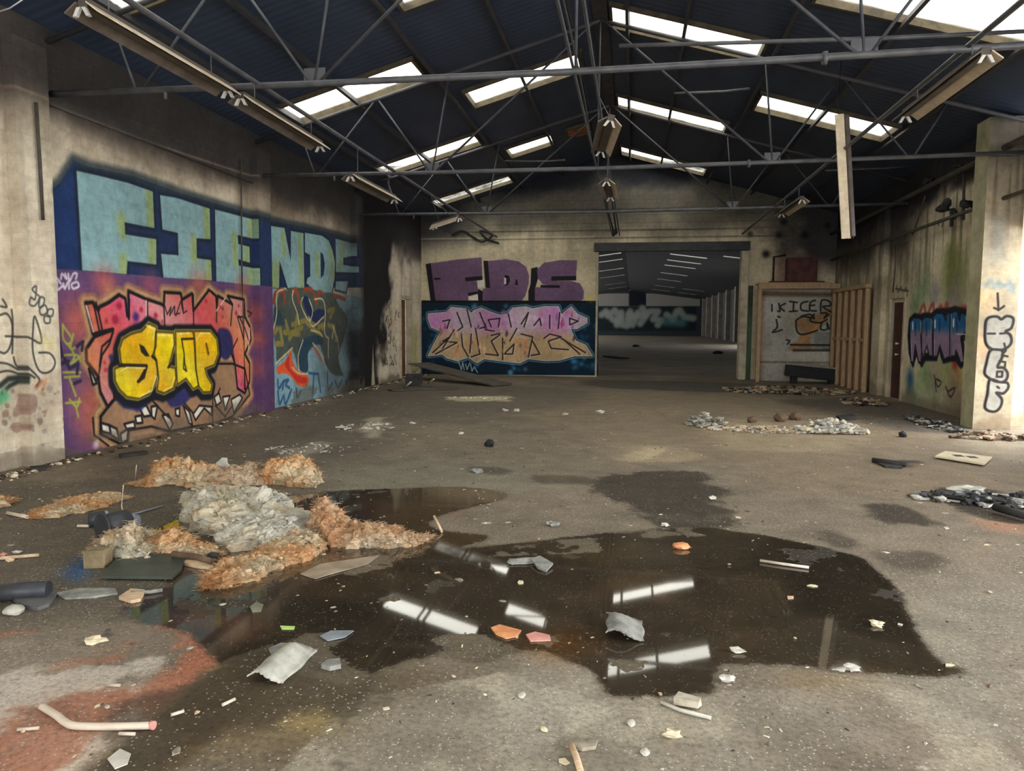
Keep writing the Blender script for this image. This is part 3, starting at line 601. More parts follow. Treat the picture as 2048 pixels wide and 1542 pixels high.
m_darkst = simple('dark_lintel_steel', rgb(30,31,32), rgb(52,52,50), 5, .6)

# corrugation on the roof sheets
nt = m_roof.node_tree; b = nt.nodes['Principled BSDF']
tc = nd(nt, 'ShaderNodeTexCoord'); wv = nd(nt, 'ShaderNodeTexWave', wave_type='BANDS', bands_direction='Y'); wv.inputs['Scale'].default_value = 2.1
nt.links.new(tc.outputs['Object'], wv.inputs[0]); bump(nt, wv.outputs['Fac'], b, .3, .015)

# clear, grimy corrugated sheet in the rooflights
m_pane, nt, b = newmat('translucent_roof_sheet'); nt.nodes.remove(b)
o_ = nt.nodes['Material Output']; tr = nd(nt, 'ShaderNodeBsdfTransparent'); tl_ = nd(nt, 'ShaderNodeBsdfTranslucent'); mx = nd(nt, 'ShaderNodeMixShader')
tr.inputs[0].default_value = (.50,.49,.43,1); tl_.inputs[0].default_value = (.7,.69,.6,1)
tc = nd(nt, 'ShaderNodeTexCoord'); nn_ = noise(nt, tc.outputs['Object'], 2.2, 5, .6)
fr = nd(nt, 'ShaderNodeMapRange'); fr.inputs[1].default_value = .35; fr.inputs[2].default_value = .75; fr.inputs[3].default_value = .03; fr.inputs[4].default_value = .25
nt.links.new(nn_, fr.inputs[0]); nt.links.new(fr.outputs[0], mx.inputs[0]); nt.links.new(tr.outputs[0], mx.inputs[1]); nt.links.new(tl_.outputs[0], mx.inputs[2]); nt.links.new(mx.outputs[0], o_.inputs[0])

def struct(mb, name, mat, parent=None, **k):
    o = mb.build(name, mat, parent, **k)
    if parent is None: o['kind'] = 'structure'
    return o

# ------------------------------------------------------------ floor
def paint_floor():
    ft = lambda x, y: (lambda p: (p.x, p.y))(F(x, y))
    P = Paint(-7.4, 1.4, 7.4, 23.0, 74, (124,113,97), ft)
    Hh, Ww = P.h, P.w
    V = (np.arange(Hh)/P.k+P.v0)[:,None]; U = (np.arange(Ww)/P.k+P.u0)[None]
    n = fbm(Hh, Ww, (9,6), 7, 101, .6); n2 = fbm(Hh, Ww, (30,20), 6, 103, .65); n3 = fbm(Hh, Ww, (3,2), 4, 107)
    P.tint(smooth((n-.45)*4)*.55, (112,103,90)); P.tint(smooth((n2-.52)*6)*.4, (92,84,72)); P.tint(smooth((.43-n2)*7)*.3, (158,146,124))
    # warm daylight from the right painted as a tan area, and dark grime
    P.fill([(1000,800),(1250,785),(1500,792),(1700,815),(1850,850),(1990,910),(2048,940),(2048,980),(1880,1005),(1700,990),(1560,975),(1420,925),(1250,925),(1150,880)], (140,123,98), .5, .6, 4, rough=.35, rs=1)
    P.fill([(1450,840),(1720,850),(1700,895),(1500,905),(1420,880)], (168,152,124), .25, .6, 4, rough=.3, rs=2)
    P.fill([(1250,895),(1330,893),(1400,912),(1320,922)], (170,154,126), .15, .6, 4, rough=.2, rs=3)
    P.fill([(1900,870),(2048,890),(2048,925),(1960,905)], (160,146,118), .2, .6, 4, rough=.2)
    P.fill([(700,770),(1100,775),(1180,800),(1000,830),(840,840),(700,825)], (100,92,80), .4, .7, 4, rough=.3)
    P.fill([(545,835),(700,800),(760,815),(640,870),(560,880)], (92,86,76), .3, .6, 4, rough=.3)
    P.fill([(1560,800),(1820,805),(1960,850),(1840,865),(1700,835)], (78,72,66), .3, .75, 4, rough=.3)
    P.fill([(1190,760),(1500,768),(1500,785),(1200,775)], (66,62,56), .25, .7, 4, rough=.2)
    P.fill([(640,930),(1000,925),(1040,975),(800,985),(640,975)], (122,120,104), .4, .6, 4, rough=.3)
    P.fill([(240,900),(640,850),(800,880),(620,935),(260,960)], (94,86,78), .4, .6, 4, rough=.3)
    P.fill([(-300,985),(60,965),(300,958),(640,990),(600,1120),(400,1200),(240,1235),(0,1248),(-300,1250)], (76,71,62), .25, .6, 4, rough=.25)
    P.fill([(560,1330),(760,1340),(700,1440),(600,1440)], (96,84,62), .2, .5, 4, rough=.2)
    # pale bits of plaster dust
    for q, c_, o in (([(560,905),(640,885),(650,900),(590,925)],(200,194,180),.5),([(720,845),(770,835),(765,870),(725,870)],(210,200,176),.6),([(910,795),(1010,792),(1010,802),(915,802)],(214,200,168),.8),([(1240,915),(1330,895),(1310,925)],(206,190,156),.5),([(600,1440),(650,1410),(680,1420),(640,1455)],(196,180,120),.6)):
        P.fill(q, c_, .1, o, 4, rough=.25)
    for i in range(900):
        x = random.uniform(P.u0, P.u1); y = P.v0+(P.v1-P.v0)*random.random()**1.4; a = random.uniform(.01,.045); u, v = (x-P.u0)*P.k, (y-P.v0)*P.k
        x0, y0, r = int(u), int(v), max(1, int(a*P.k))
        P.a[y0:y0+r, x0:x0+r+random.randint(0,2)] = random.choice([(196,188,168),(210,202,184),(60,54,48),(170,150,120),(70,60,52)])
    # old red paint, nearest left corner, with a straight edge
    red = P.mask([[(-900,1255),(0,1262),(150,1262),(330,1225),(536,1240),(430,1335),(180,1542),(100,1610),(-1200,1700)]])
    rn = fbm(Hh, Ww, (40,26), 6, 111, .62); rm = red*smooth((rn-.42)*7)
    P.tint(red*.35, (126,116,106)); P.tint(rm*.85, (164,98,72)); P.tint(red*smooth((fbm(Hh,Ww,(60,40),4,117)-.58)*12)*.8, (200,192,180))
    P.fill([(380,1255),(470,1240),(500,1265),(430,1285)], (190,104,70), .1, .7, 4, rough=.1)
    P.line([(536,1240),(430,1335),(180,1542)], .035, (150,128,92), .02, .7)
    P.fill([(534,1243),(430,1338),(183,1542),(330,1560),(520,1400),(580,1300)], (74,62,42), .03, .75)
    P.fill([(1960,1035),(2048,1030),(2048,1060),(1980,1060)], (176,120,90), .15, .6, 4, rough=.1)
    P.fill([(600,1150),(720,1120),(740,1150),(620,1200)], (128,84,58), .25, .6, 4, rough=.2); P.fill([(700,1010),(900,1000),(900,1030),(720,1040)], (118,78,60), .2, .5, 4, rough=.2)
    P.fill([(1040,1262),(1200,1275),(1180,1300),(1060,1290)], (166,112,50), .15, .6, 4, rough=.15); P.fill([(1560,1345),(1700,1350),(1680,1385),(1580,1380)], (150,126,80), .15, .4, 4, rough=.1)
    P.fill([(540,1300),(700,1320),(640,1480),(420,1500),(300,1542),(260,1540)], (92,74,40), .3, .55, 4, rough=.25)
    P.fill([(120,1150),(150,1120),(200,1108),(190,1145),(150,1165)], (40,84,142), .12, .85, 4, rough=.1)
    # pale grit in front
    gm = P.mask([[(700,1400),(1000,1345),(1200,1400),(1500,1380),(1900,1360),(2300,1300),(2300,1800),(500,1800),(560,1542)]])
    P.tint(gm*smooth((n-.40)*5)*.55, (150,143,128)); P.tint(gm*smooth((fbm(Hh,Ww,(70,48),4,119)-.55)*9)*.5, (176,168,148))
    P.fill([(1100,1350),(1200,1345),(1200,1440),(1060,1500),(1000,1420)], (186,182,168), .2, .35, 4, rough=.2)
    P.fill([(1750,1230),(2048,1160),(2048,1420),(1850,1420)], (132,128,116), .3, .5, 4, rough=.2)
    P.fill([(0,1320),(180,1300),(260,1420),(220,1542),(0,1542)], (172,160,146), .3, .35, 4, rough=.2)
    # standing water and oil: dark colour and the wet mask
    main = [(850,1105),(960,1092),(1020,1086),(1150,1072),(1300,1058),(1430,1055),(1560,1075),(1650,1095),(1735,1118),(1790,1170),(1815,1235),(1850,1290),(1880,1325),(1925,1340),(1840,1352),(1680,1342),(1560,1330),(1440,1325),(1425,1345),(1420,1385),(1310,1392),(1225,1388),(1180,1335),(1090,1300),(1010,1305),(960,1325),(870,1310),(800,1325),(740,1350),(700,1372),(640,1370),(600,1350),(540,1290),(430,1335),(380,1265),(270,1245),(240,1225),(270,1185),(380,1170),(300,1130),(350,1060),(420,1000),(560,1000),(650,1010),(760,1060),(840,1075)]
    wet = dict(
        main=(main, 0, .05), left=([(300,1060),(480,1010),(640,985),(840,975),(930,975),(1005,985),(1000,1000),(900,1025),(862,1045),(880,1060),(975,1072),(930,1090),(860,1110),(600,1150),(400,1190),(300,1130)], 3, .04),
        arm=([(1190,952),(1290,945),(1390,945),(1410,960),(1470,985),(1440,1000),(1460,1050),(1400,1062),(1330,1055),(1280,1020),(1240,1000),(1200,985)], 3, .12),
        edge=([(260,1400),(430,1340),(560,1290),(720,1300),(700,1400),(560,1420),(420,1460),(300,1542),(190,1560),(200,1500)], 3, .14),
        b=([(1730,1012),(1790,1010),(1860,1040),(1850,1052),(1760,1040)], 3, .06), c=([(1760,1110),(1840,1104),(1895,1125),(1850,1140),(1780,1132)], 3, .03),
        d=([(945,935),(1020,938),(1020,950),(960,948)], 3, .05), e=([(1070,952),(1150,950),(1190,965),(1080,968)], 3, .06), f=([(1640,1060),(1700,1075),(1720,1095),(1660,1090)], 3, .06),
        g=([(1745,920),(1830,922),(1815,935),(1765,932)], 3, .05), h=([(1890,975),(2000,985),(2060,1010),(2060,1045),(1960,1040),(1890,1005)], 3, .1))
    for k, (q, sm_, rg) in wet.items():
        big = k in ('main','left'); rg = rg if big else rg*1.8+.04
        P.fill(q, (54,46,36), .03 if big else .07, .9 if k not in ('edge','c','d','e','f') else .55, sm_, rough=rg, rs=5)
        P.fill(q, 1., .03, 1. if big else (.36 if k == 'arm' else .12), sm_, ch='a', rough=rg, rs=5)
    # colour in the wet area
    wm = P.al.copy()
    for x, y, r, c_ in ((420,1180,.35,(46,52,42)),(480,1060,.45,(52,62,48)),(330,1120,.3,(44,52,40)),(700,1010,.4,(62,44,34)),(650,1180,.3,(66,50,34)),(460,1255,.25,(140,84,56)),(380,1240,.2,(96,66,48)),(1200,1110,.4,(70,56,38)),(1500,1150,.5,(64,54,40)),(1650,1290,.4,(52,50,40)),(1120,1290,.25,(132,84,36)),(1400,1290,.4,(50,48,40)),(760,1200,.3,(58,54,42)),(1000,1180,.3,(64,56,44)),(820,1360,.3,(72,58,34))):
        P.spot((x,y), .01, c_, .01, 0.) if False else P.fill([(x-60*r*2,y),(x,y-26*r*2),(x+60*r*2,y),(x,y+26*r*2)], c_, .25, .6, 4)
    wv_ = fbm(Hh, Ww, (14,10), 6, 141, .6); P.tint(wm*smooth((wv_-.48)*6)*.75, (88,73,54)); P.tint(wm*smooth((.42-wv_)*8)*.5, (34,32,26))
    # drier islands where grit stands out of the water
    isl = fbm(Hh, Ww, (55,38), 5, 131, .6)
    e = P.mask([[(560,1265),(1120,1270),(1230,1320),(1440,1330),(1560,1340),(1560,1400),(560,1420)],[(690,1120),(780,1110),(800,1200),(680,1240)],[(930,1090),(1200,1075),(1200,1105),(950,1115)],[(1195,1000),(1460,990),(1480,1070),(1200,1080)]])
    dry = smooth((isl-.52)*14)*e
    P.tint(dry*.55*wm, (128,118,98)); P.al *= 1-dry*.85
    P.al *= 1-smooth((isl-.68)*20)*.8
    return P
FL = paint_floor()
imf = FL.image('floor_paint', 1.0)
m_floor, nt, b = newmat('stained_concrete')
tc = nd(nt, 'ShaderNodeTexCoord'); sp = nd(nt, 'ShaderNodeSeparateXYZ'); nt.links.new(tc.outputs['Object'], sp.inputs[0]); cb = nd(nt, 'ShaderNodeCombineXYZ')
wob = noise(nt, tc.outputs['Object'], 14, 4, .6); wob2 = noise(nt, tc.outputs['Object'], 15.5, 4, .6)
for i, (ax, a, z, w_) in enumerate((('X', FL.u0, FL.u1, wob), ('Y', FL.v0, FL.v1, wob2))):
    s_ = math_(nt, 'ADD', sp.outputs[ax], math_(nt, 'MULTIPLY', math_(nt, 'SUBTRACT', w_, .5), .07))
    mr = nd(nt, 'ShaderNodeMapRange', clamp=False); mr.inputs[1].default_value = a; mr.inputs[2].default_value = z
    nt.links.new(s_, mr.inputs[0]); nt.links.new(mr.outputs[0], cb.inputs[i])
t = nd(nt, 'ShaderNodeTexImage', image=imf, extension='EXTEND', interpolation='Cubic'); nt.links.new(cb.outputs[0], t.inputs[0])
v = tc.outputs['Object']
nf = noise(nt, v, 38, 8, .75); ng = noise(nt, v, 130, 3, .7); nl = noise(nt, v, 3.2, 6, .65)
vo = nd(nt, 'ShaderNodeTexVoronoi'); vo.inputs['Scale'].default_value = 42; nt.links.new(v, vo.inputs[0])
dryf = math_(nt, 'SUBTRACT', 1., t.outputs['Alpha'])
c = mixc(nt, 1., t.outputs[0], ramp(nt, nf, [(.30,(.45,.43,.4)),(.5,(1,1,1)),(.72,(1.45,1.42,1.36))]), 'MULTIPLY')
c = mixc(nt, 1., c, ramp(nt, nl, [(.3,(.78,.77,.76)),(.65,(1.12,1.11,1.09))]), 'MULTIPLY')
vo2 = nd(nt, 'ShaderNodeTexVoronoi'); vo2.inputs['Scale'].default_value = 75; nt.links.new(v, vo2.inputs[0])
spk2 = math_(nt, 'MULTIPLY', math_(nt, 'LESS_THAN', vo2.outputs['Distance'], .22), math_(nt, 'GREATER_THAN', noise(nt, v, 7.5, 4, .6), .5))
c = mixc(nt, math_(nt, 'MULTIPLY', spk2, .5), c, (.035,.03,.025))
spk = math_(nt, 'MULTIPLY', math_(nt, 'LESS_THAN', vo.outputs['Distance'], .19), math_(nt, 'GREATER_THAN', noise(nt, v, 4.5, 5, .65), .46))
c = mixc(nt, math_(nt, 'MULTIPLY', spk, math_(nt, 'ADD', math_(nt, 'MULTIPLY', dryf, .45), .12)), c, (.58,.55,.48))
nt.links.new(c, b.inputs['Base Color'])
we = nd(nt, 'ShaderNodeMapRange', interpolation_type='SMOOTHSTEP'); we.inputs[1].default_value = .42; we.inputs[2].default_value = .62
nt.links.new(math_(nt, 'ADD', t.outputs['Alpha'], math_(nt, 'MULTIPLY', math_(nt, 'SUBTRACT', nf, .5), .55)), we.inputs[0]); wet_f = we.outputs[0]
rr = nd(nt, 'ShaderNodeMapRange'); rr.inputs[3].default_value = .72; rr.inputs[4].default_value = .035; nt.links.new(wet_f, rr.inputs[0]); nt.links.new(rr.outputs[0], b.inputs['Roughness'])
b.inputs['IOR'].default_value = 1.45
rs_ = nd(nt, 'ShaderNodeMapRange'); rs_.inputs[3].default_value = .35; rs_.inputs[4].default_value = .75; nt.links.new(wet_f, rs_.inputs[0]); nt.links.new(rs_.outputs[0], b.inputs['Specular IOR Level'])
bn = nd(nt, 'ShaderNodeBump'); bn.inputs['Distance'].default_value = .012
bs_ = nd(nt, 'ShaderNodeMapRange'); bs_.inputs[3].default_value = .55; bs_.inputs[4].default_value = .0; nt.links.new(wet_f, bs_.inputs[0]); nt.links.new(bs_.outputs[0], bn.inputs['Strength'])
nt.links.new(math_(nt, 'ADD', nf, math_(nt, 'MULTIPLY', ng, .4)), bn.inputs['Height']); nt.links.new(bn.outputs[0], b.inputs['Normal'])
m_floor2 = simple('far_concrete', rgb(104,96,84), rgb(146,134,114), .6, .6, bmp=.2)
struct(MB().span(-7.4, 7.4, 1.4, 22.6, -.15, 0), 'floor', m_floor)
struct(MB().span(-7.4, 12, -6, 1.4, -.15, 0), 'floor', m_floor2)
struct(MB().span(7.4, 12, 1.4, 22.6, -.15, 0), 'floor', m_floor2)
struct(MB().span(-14, 12, 22.6, 110.4, -.15, 0), 'floor', m_floor2)

# ------------------------------------------------------------ roof with its rooflights
YR0, YR1 = -6.0, 22.75
sky = []    # x0, x1, y0, y1 of each opening
for y in (-2.2, 2.4, 6.95, 11.5, 16.1, 20.63): sky.append((-5.88, -3.5, y, y+.95))
for y in (-4.6, 0., 4.6, 9.0, 13.55): sky.append((-3.2, -1.0, y, y+1.02))
sky.append((-3.2, -2.03, 18.0, 19.0)); sky.append((-1.72, -1.12, 18.12, 18.8))
for y in (-1.9, 2.7, 7.3, 11.85, 16.4, 20.95): sky.append((-.47, 1.93, y, y+(1.02 if y != 11.85 else .9)))
for y in (-4.2, .4, 5.0, 9.35, 14.15): sky.append((2.18, 4.6, y, y+1.03))
sky[-2] = (2.18, 5.1, 9.0, 10.35)
def roof_mesh(x0, x1, y0, y1, holes, zf, name, mat, th=.06):
    xs = sorted({x0, x1, X0, *[h[0] for h in holes], *[h[1] for h in holes]}); xs = [x for x in xs if x0 <= x <= x1]
    mb = MB()
    for xa, xb in zip(xs, xs[1:]):
        cuts = sorted((h[2], h[3]) for h in holes if h[0] < (xa+xb)/2 < h[1])
        y = y0; segs = []
        for a, c_ in cuts:
            if a > y: segs.append((y, a))
            y = max(y, c_)
        if y < y1: segs.append((y, y1))
        for a, c_ in segs:
            za, zb = zf(xa), zf(xb)
            p = [(xa,a,za),(xb,a,zb),(xb,c_,zb),(xa,c_,za)]; q = [(u,v_,w_+th) for u,v_,w_ in p]
            A = [mb.bm.verts.new(i) for i in p]; B = [mb.bm.verts.new(i) for i in q]
            mb.bm.faces.new(A[::-1]); mb.bm.faces.new(B)
            for i in range(4): mb.bm.faces.new((A[i], A[(i+1)%4], B[(i+1)%4], B[i]))
    return struct(mb, name, mat)
roof_mesh(XL-.35, 6.3, YR0, YR1, sky, roofz, 'ceiling', m_roof)
def slab(mb, x0, x1, y0, y1, dz0, dz1, zf=roofz):
    za, zb = zf(x0), zf(x1); p = [(x0,y0,za),(x1,y0,zb),(x1,y1,zb),(x0,y1,za)]
    A = [mb.bm.verts.new((a,b_,c_+dz0)) for a,b_,c_ in p]; B = [mb.bm.verts.new((a,b_,c_+dz1)) for a,b_,c_ in p]
    mb.bm.faces.new(A[::-1]); mb.bm.faces.new(B)
    for i in range(4): mb.bm.faces.new((A[i], A[(i+1)%4], B[(i+1)%4], B[i]))
for i, (a, b_, c_, d_) in enumerate(sky):
    w = struct(MB(), 'window_%d' % (i+1), m_curb)
    me = MB(); slab(me, a, b_, c_, c_+.045, -.07, .05); slab(me, a, b_, d_-.045, d_, -.07, .05); slab(me, a, a+.045, c_+.046, d_-.046, -.07, .05); slab(me, b_-.045, b_, c_+.046, d_-.046, -.07, .05)
    fr_ = me.build('window_frame', m_curb, w)
    if (a, b_) != (-1.72, -1.12):
        mp = MB(); n = 24; f = []
        for j in range(n+1):
            yy = c_+.05+(d_-c_-.1)*j/n; dz = .03+.012*math.sin(j*2.1)
            f.append([mp.bm.verts.new((x, yy, roofz(x)+dz)) for x in (a+.05, b_-.05)])
        for u_, v_ in zip(f, f[1:]): mp.bm.faces.new((u_[0],u_[1],v_[1],v_[0]))
        mp.build('pane', m_pane, w)
    xm, ym = (a+b_)/2, (c_+d_)/2; sg = 1 if xm < X0 else -1
    portal(xm, ym, roofz(xm)+.05, (b_-a)/math.cos(math.atan(SL)), d_-c_, (0, -sg*math.atan(SL), 0))
# empty Mesh objects as roots are replaced by their frames
for o in [o for o in COL.objects if o.name.startswith('window_') and o.type == 'MESH' and o.parent is None]:
    e = bpy.data.objects.new('tmp', None); COL.objects.link(e); e['kind'] = 'structure'
    for ch in [x for x in COL.objects if x.parent == o]: ch.parent = e
    nm = o.name; bpy.data.objects.remove(o); e.name = nm
# ridge capping
struct(MB().span(X0-.12, X0+.12, YR0, YR1, Z0-.075, Z0-.03), 'trim_1', m_purlin)

# ------------------------------------------------------------ walls
WT = .32
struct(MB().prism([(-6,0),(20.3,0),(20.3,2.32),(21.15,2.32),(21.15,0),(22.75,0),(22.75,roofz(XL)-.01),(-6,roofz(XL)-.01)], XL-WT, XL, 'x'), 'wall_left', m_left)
wall_left = bpy.data.objects['wall_left']
for y0, y1 in ((6.98,7.44),(12.05,12.5),(16.65,17.1)):
    MB().span(XL+.001, XL+.13, y0, y1, 0, 4.6).build('pilaster', m_left, wall_left)
bpy.data.objects['pilaster']['label'] = 'pale pilaster at the near end of the murals'
def mural(name, tf, pts, x_or_y, ax, mat, parent, label, sm=0):
    q = np.array([tf(*p) for p in pts])
    if sm: q = catmull(q, sm)
    mb = MB(); d = .006
    P3 = [((x_or_y+d, a, b_) if ax == 'L' else (x_or_y-d, a, b_) if ax == 'R' else (a, x_or_y-d, b_)) for a, b_ in q]
    f = mb.face(P3); ret = bmesh.ops.extrude_face_region(mb.bm, geom=[f])
    off = {'L':(-.004,0,0),'R':(.004,0,0),'B':(0,.004,0)}[ax]
    bmesh.ops.translate(mb.bm, verts=[g_ for g_ in ret['geom'] if isinstance(g_, bmesh.types.BMVert)], vec=off)
    bmesh.ops.triangulate(mb.bm, faces=mb.bm.faces[:])
    o = mb.build(name, mat, parent); o['label'] = label; return o
cr6 = lambda p: crop(80,540,4.0587,p)
mural('graffiti_lettering', LEFT.tf, [(104,386),(120,366),(148,321),(267,352),(440,409),(503,428),(504,571),(440,563),(323,555),(164,541),(104,538)], XL, 'L', m_left, wall_left, 'huge pale blue letters on dark blue with yellow shading')
mural('graffiti_lettering', LEFT.tf, [(518,435),(571,446),(624,456),(682,471),(700,477),(700,576),(560,575),(518,574)], XL, 'L', m_left, wall_left, 'last letters of the pale blue word, fading into soot')
mural('graffiti_piece', LEFT.tf, cr6([(640,200),(690,230),(860,235),(1000,180),(1140,188),(1370,160),(1560,210),(1655,240),(1712,460),(1700,760),(1700,1010),(1560,1190),(1400,1250),(1050,1310),(722,1300),(650,1412),(490,1330),(490,1190),(590,1060),(470,860),(380,740),(380,620),(430,530),(370,270),(470,330)]), XL, 'L', m_left, wall_left, 'pink outlined graffiti letters with red spots on purple')
mural('graffiti_throw_up', LEFT.tf, cr6([(590,780),(625,640),(650,560),(730,505),(860,415),(940,450),(1080,490),(1380,480),(1450,560),(1460,680),(1420,790),(1360,820),(1410,930),(1390,1010),(1310,1020),(1180,930),(1080,1000),(1000,1020),(900,1030),(790,1070),(690,1050),(600,930)]), XL+.004, 'L', m_left, wall_left, 'fat yellow bubble letters with black outline')
mural('graffiti_piece', LEFT.tf, [(548,580),(600,583),(700,593),(716,600),(716,782),(640,797),(549,818)], XL, 'L', m_left, wall_left, 'angular olive, blue and red graffiti on pale blue')
# back wall in pieces round the doorway, up to the slopes of the roof
DX0, DX1, DZ = -1.07, 3.08, 3.98
zt = lambda x: roofz(x)-.005
mb = MB(); mb.prism([(XL-WT,0),(DX0,0),(DX0,DZ),(DX1,DZ),(DX1,0),(6.3,0),(6.3,zt(6.3)),(X0,zt(X0)),(XL-WT,zt(XL-WT))], YB, YB+.3, 'y')
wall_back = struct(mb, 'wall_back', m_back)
mural('graffiti_lettering', BACK.tf, crop(800,340,3.505,[(180,660),(400,626),(575,610),(617,634),(740,622),(885,678),(925,688),(1010,648),(1242,631),(1240,745),(1290,850),(1288,905),(1262,921),(215,921)]), YB, 'B', m_back, wall_back, 'three large purple block letters with black sides')
mural('graffiti_piece', BACK.tf, crop(800,340,3.505,[(137,926),(1390,930),(1390,1440),(137,1432)]), YB, 'B', m_back, wall_back, 'wide wildstyle piece, pink above and sandy below, on navy')
# concrete ledges across the gable
lg = MB()
for z, h_, d_ in ((5.02,.05,.03),(4.42,.04,.025)): lg.span(-5.2, 4.6, YB-d_, YB-.001, z, z+h_)
lg.build('ledge', m_back, wall_back)
# right wall, its pilaster, and the pier where it stops
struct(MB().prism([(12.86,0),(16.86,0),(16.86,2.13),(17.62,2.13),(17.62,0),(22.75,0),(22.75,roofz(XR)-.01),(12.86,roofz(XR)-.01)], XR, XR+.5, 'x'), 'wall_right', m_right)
wall_right = bpy.data.objects['wall_right']
MB().span(XR-.12, XR-.001, 18.0, 18.55, 0, 4.4).build('pilaster', m_right, wall_right)
mural('graffiti_piece', RIGHT.tf, crop(1770,540,4.284,[(205,450),(250,400),(330,398),(540,355),(600,340),(680,368),(690,560),(680,790),(650,810),(600,745),(505,770),(320,760),(300,805),(240,805),(215,700)]), XR, 'R', m_right, wall_right, 'blue and mauve bubble letters outlined in black')
wall_pier = struct(MB().span(5.28, 5.82, 12.42, 12.86, 0, roofz(5.82)-.01), 'wall_pier', m_pier)
wall_pier.data.materials.append(simple('lime_smeared_plaster', rgb(140,138,104), rgb(184,176,144), 2.5))
for p_ in wall_pier.data.polygons:
    if abs(p_.normal.x) > .5: p_.material_index = 1
mural('graffiti_throw_up', PIER.tf, crop(1770,540,4.284,[(855,480),(865,430),(905,400),(1095,398),(1100,450),(1085,640),(1010,690),(1055,880),(1055,1010),(1000,1110),(980,1190),(930,1215),(855,1185),(895,940),(850,885),(895,700),(855,600)]), 12.42, 'B', m_pier, wall_pier, 'column of pale bubble letters outlined in black')
# the rest of the shell behind and beside the camera
struct(MB().prism([(-6,0),(-1.2,0),(-1.2,3.9),(6.6,3.9),(6.6,0),(10.5,0),(10.5,3.1),(12.4,3.1),(12.4,4.45),(11.2,4.45),(11.2,roofz(XR)-.01),(-6,roofz(XR)-.01)], XR+.13, XR+.4, 'x'), 'wall_right', m_plain)  # wide opening out of view, placed to light the near left wall
mb = MB(); mb.prism([(XL-WT,0),(-4.6,0),(-4.6,4.1),(4.2,4.1),(4.2,0),(6.3,0),(6.3,zt(6.3)),(X0,zt(X0)),(XL-WT,zt(XL-WT))], -6.3, -6.0, 'y'); struct(mb, 'wall_rear', m_plain)
portal(-.2, -6.1, 2.05, 8.8, 4.1, (math.radians(90), 0, 0))
portal(6.15, 2.7, 1.95, 3.9, 7.8, (0, math.radians(90), 0)); portal(6.15, 11.45, 1.55, 3.1, 1.9, (0, math.radians(90), 0))
# outer yard wall seen past the pier
m_yard = simple('stained_yard_wall', rgb(92,74,50), rgb(150,132,104), 2, .9)
struct(MB().span(6.6, 11.8, 17.0, 17.3, 0, 4.3), 'wall_yard', m_yard)
tag(MB().span(6.9, 9.6, 16.985, 16.999, .9, 1.6).build('graffiti_piece', simple('faded_red_paint', rgb(130,60,60), rgb(170,96,90), 4), bpy.data.objects['wall_yard']), 'faded red band of paint')
# doorway lintel and posts
struct(MB().span(DX0-.13, DX1+.22, YB-.14, YB-.002, 3.77, 4.03), 'trim_2', m_darkst, bev=.01)
struct(MB().span(DX0-.06, DX0, YB-.05, YB-.002, 0, 3.76), 'trim_3', m_cream, bev=.004)
struct(MB().span(DX1, DX1+.2, YB-.10, YB-.002, 0, 3.76), 'trim_4', m_cream, bev=.006)
# doors
dr = empty('door_1', (XR, 17.24, 0), kind='structure')
m_wood = simple('bare_timber', rgb(150,124,94), rgb(190,162,124), 5, .8, stretch=(8,8,1))
m_maroon = simple('maroon_door_paint', rgb(52,24,20), rgb(84,40,32), 3, .6)
fr = MB(); fr.span(-.025,.10,-.46,-.38,0,2.2).span(-.05,.10,.38,.46,0,2.2).span(-.05,.10,-.46,.46,2.201,2.32); fr.build('door_frame', m_cream, dr, bev=.006)
pn = MB().span(.05,.09,-.375,.375,.01,2.12).build('door_panel', m_maroon, dr)
for z in (.98, 1.22):
    k_ = MB(); k_.tube([(.05,.0,z),(.01,.0,z)], .016, 10); k_.rock((-.005,.0,z), (.04,.055,.055), 0, 2); k_.build('door_knob', simple('dull_white_metal', rgb(180,175,165), rgb(215,210,200), 5, .4), pn, smooth_=True)
dr = empty('door_2', (XL, 20.72, 0), kind='structure')
fr = MB(); fr.span(-.1,.05,-.5,-.42,0,2.3).span(-.1,.05,.42,.5,0,2.3).span(-.1,.05,-.5,.5,2.301,2.4); fr.build('door_frame', m_cream, dr, bev=.006)
MB().span(-.16,-.12,-.415,.415,.01,2.3).build('door_panel', simple('red_brown_door', rgb(92,56,44), rgb(124,80,62), 3, .7), dr)

# ------------------------------------------------------------ second hall beyond the doorway
zf2 = lambda x: 6.62-.13*abs(x-X0)
sky2 = [(-3.4,-.95,y,y+.95) for y in (38,43,52,57,66,75)] + [(2.3,4.7,y,y+.95) for y in (36,40.5,49.5,54,58.5,67,76)] + [(5.4,6.6,y,y+.8) for y in (47,)] + [(-9,-6,y,y+1.) for y in (30,40,50,60,70)] + [(a_,a_+2.4,y,y+.9) for y in (88,98) for a_ in (-3.4,2.3,5.6)]  # rows at the far end added to lighten the end wall
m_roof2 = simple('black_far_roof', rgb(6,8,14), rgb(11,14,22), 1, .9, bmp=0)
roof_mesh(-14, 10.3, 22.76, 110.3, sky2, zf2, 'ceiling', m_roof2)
m_pane2 = m_pane.copy(); m_pane2.name = 'grimy_far_roof_sheet'
for n_ in m_pane2.node_tree.nodes:
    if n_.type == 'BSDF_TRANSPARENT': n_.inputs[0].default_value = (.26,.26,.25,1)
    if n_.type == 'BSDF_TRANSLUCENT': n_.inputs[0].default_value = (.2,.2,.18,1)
for i, (a, b_, c_, d_) in enumerate(sky2):
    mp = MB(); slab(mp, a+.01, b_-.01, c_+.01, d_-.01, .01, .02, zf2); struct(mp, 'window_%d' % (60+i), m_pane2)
portal(-13.9, 84, 3.6, 3.2, 50, (0, -math.radians(90), 0)); portal(9.9, 56, 1.3, 2.6, 12, (0, math.radians(90), 0))
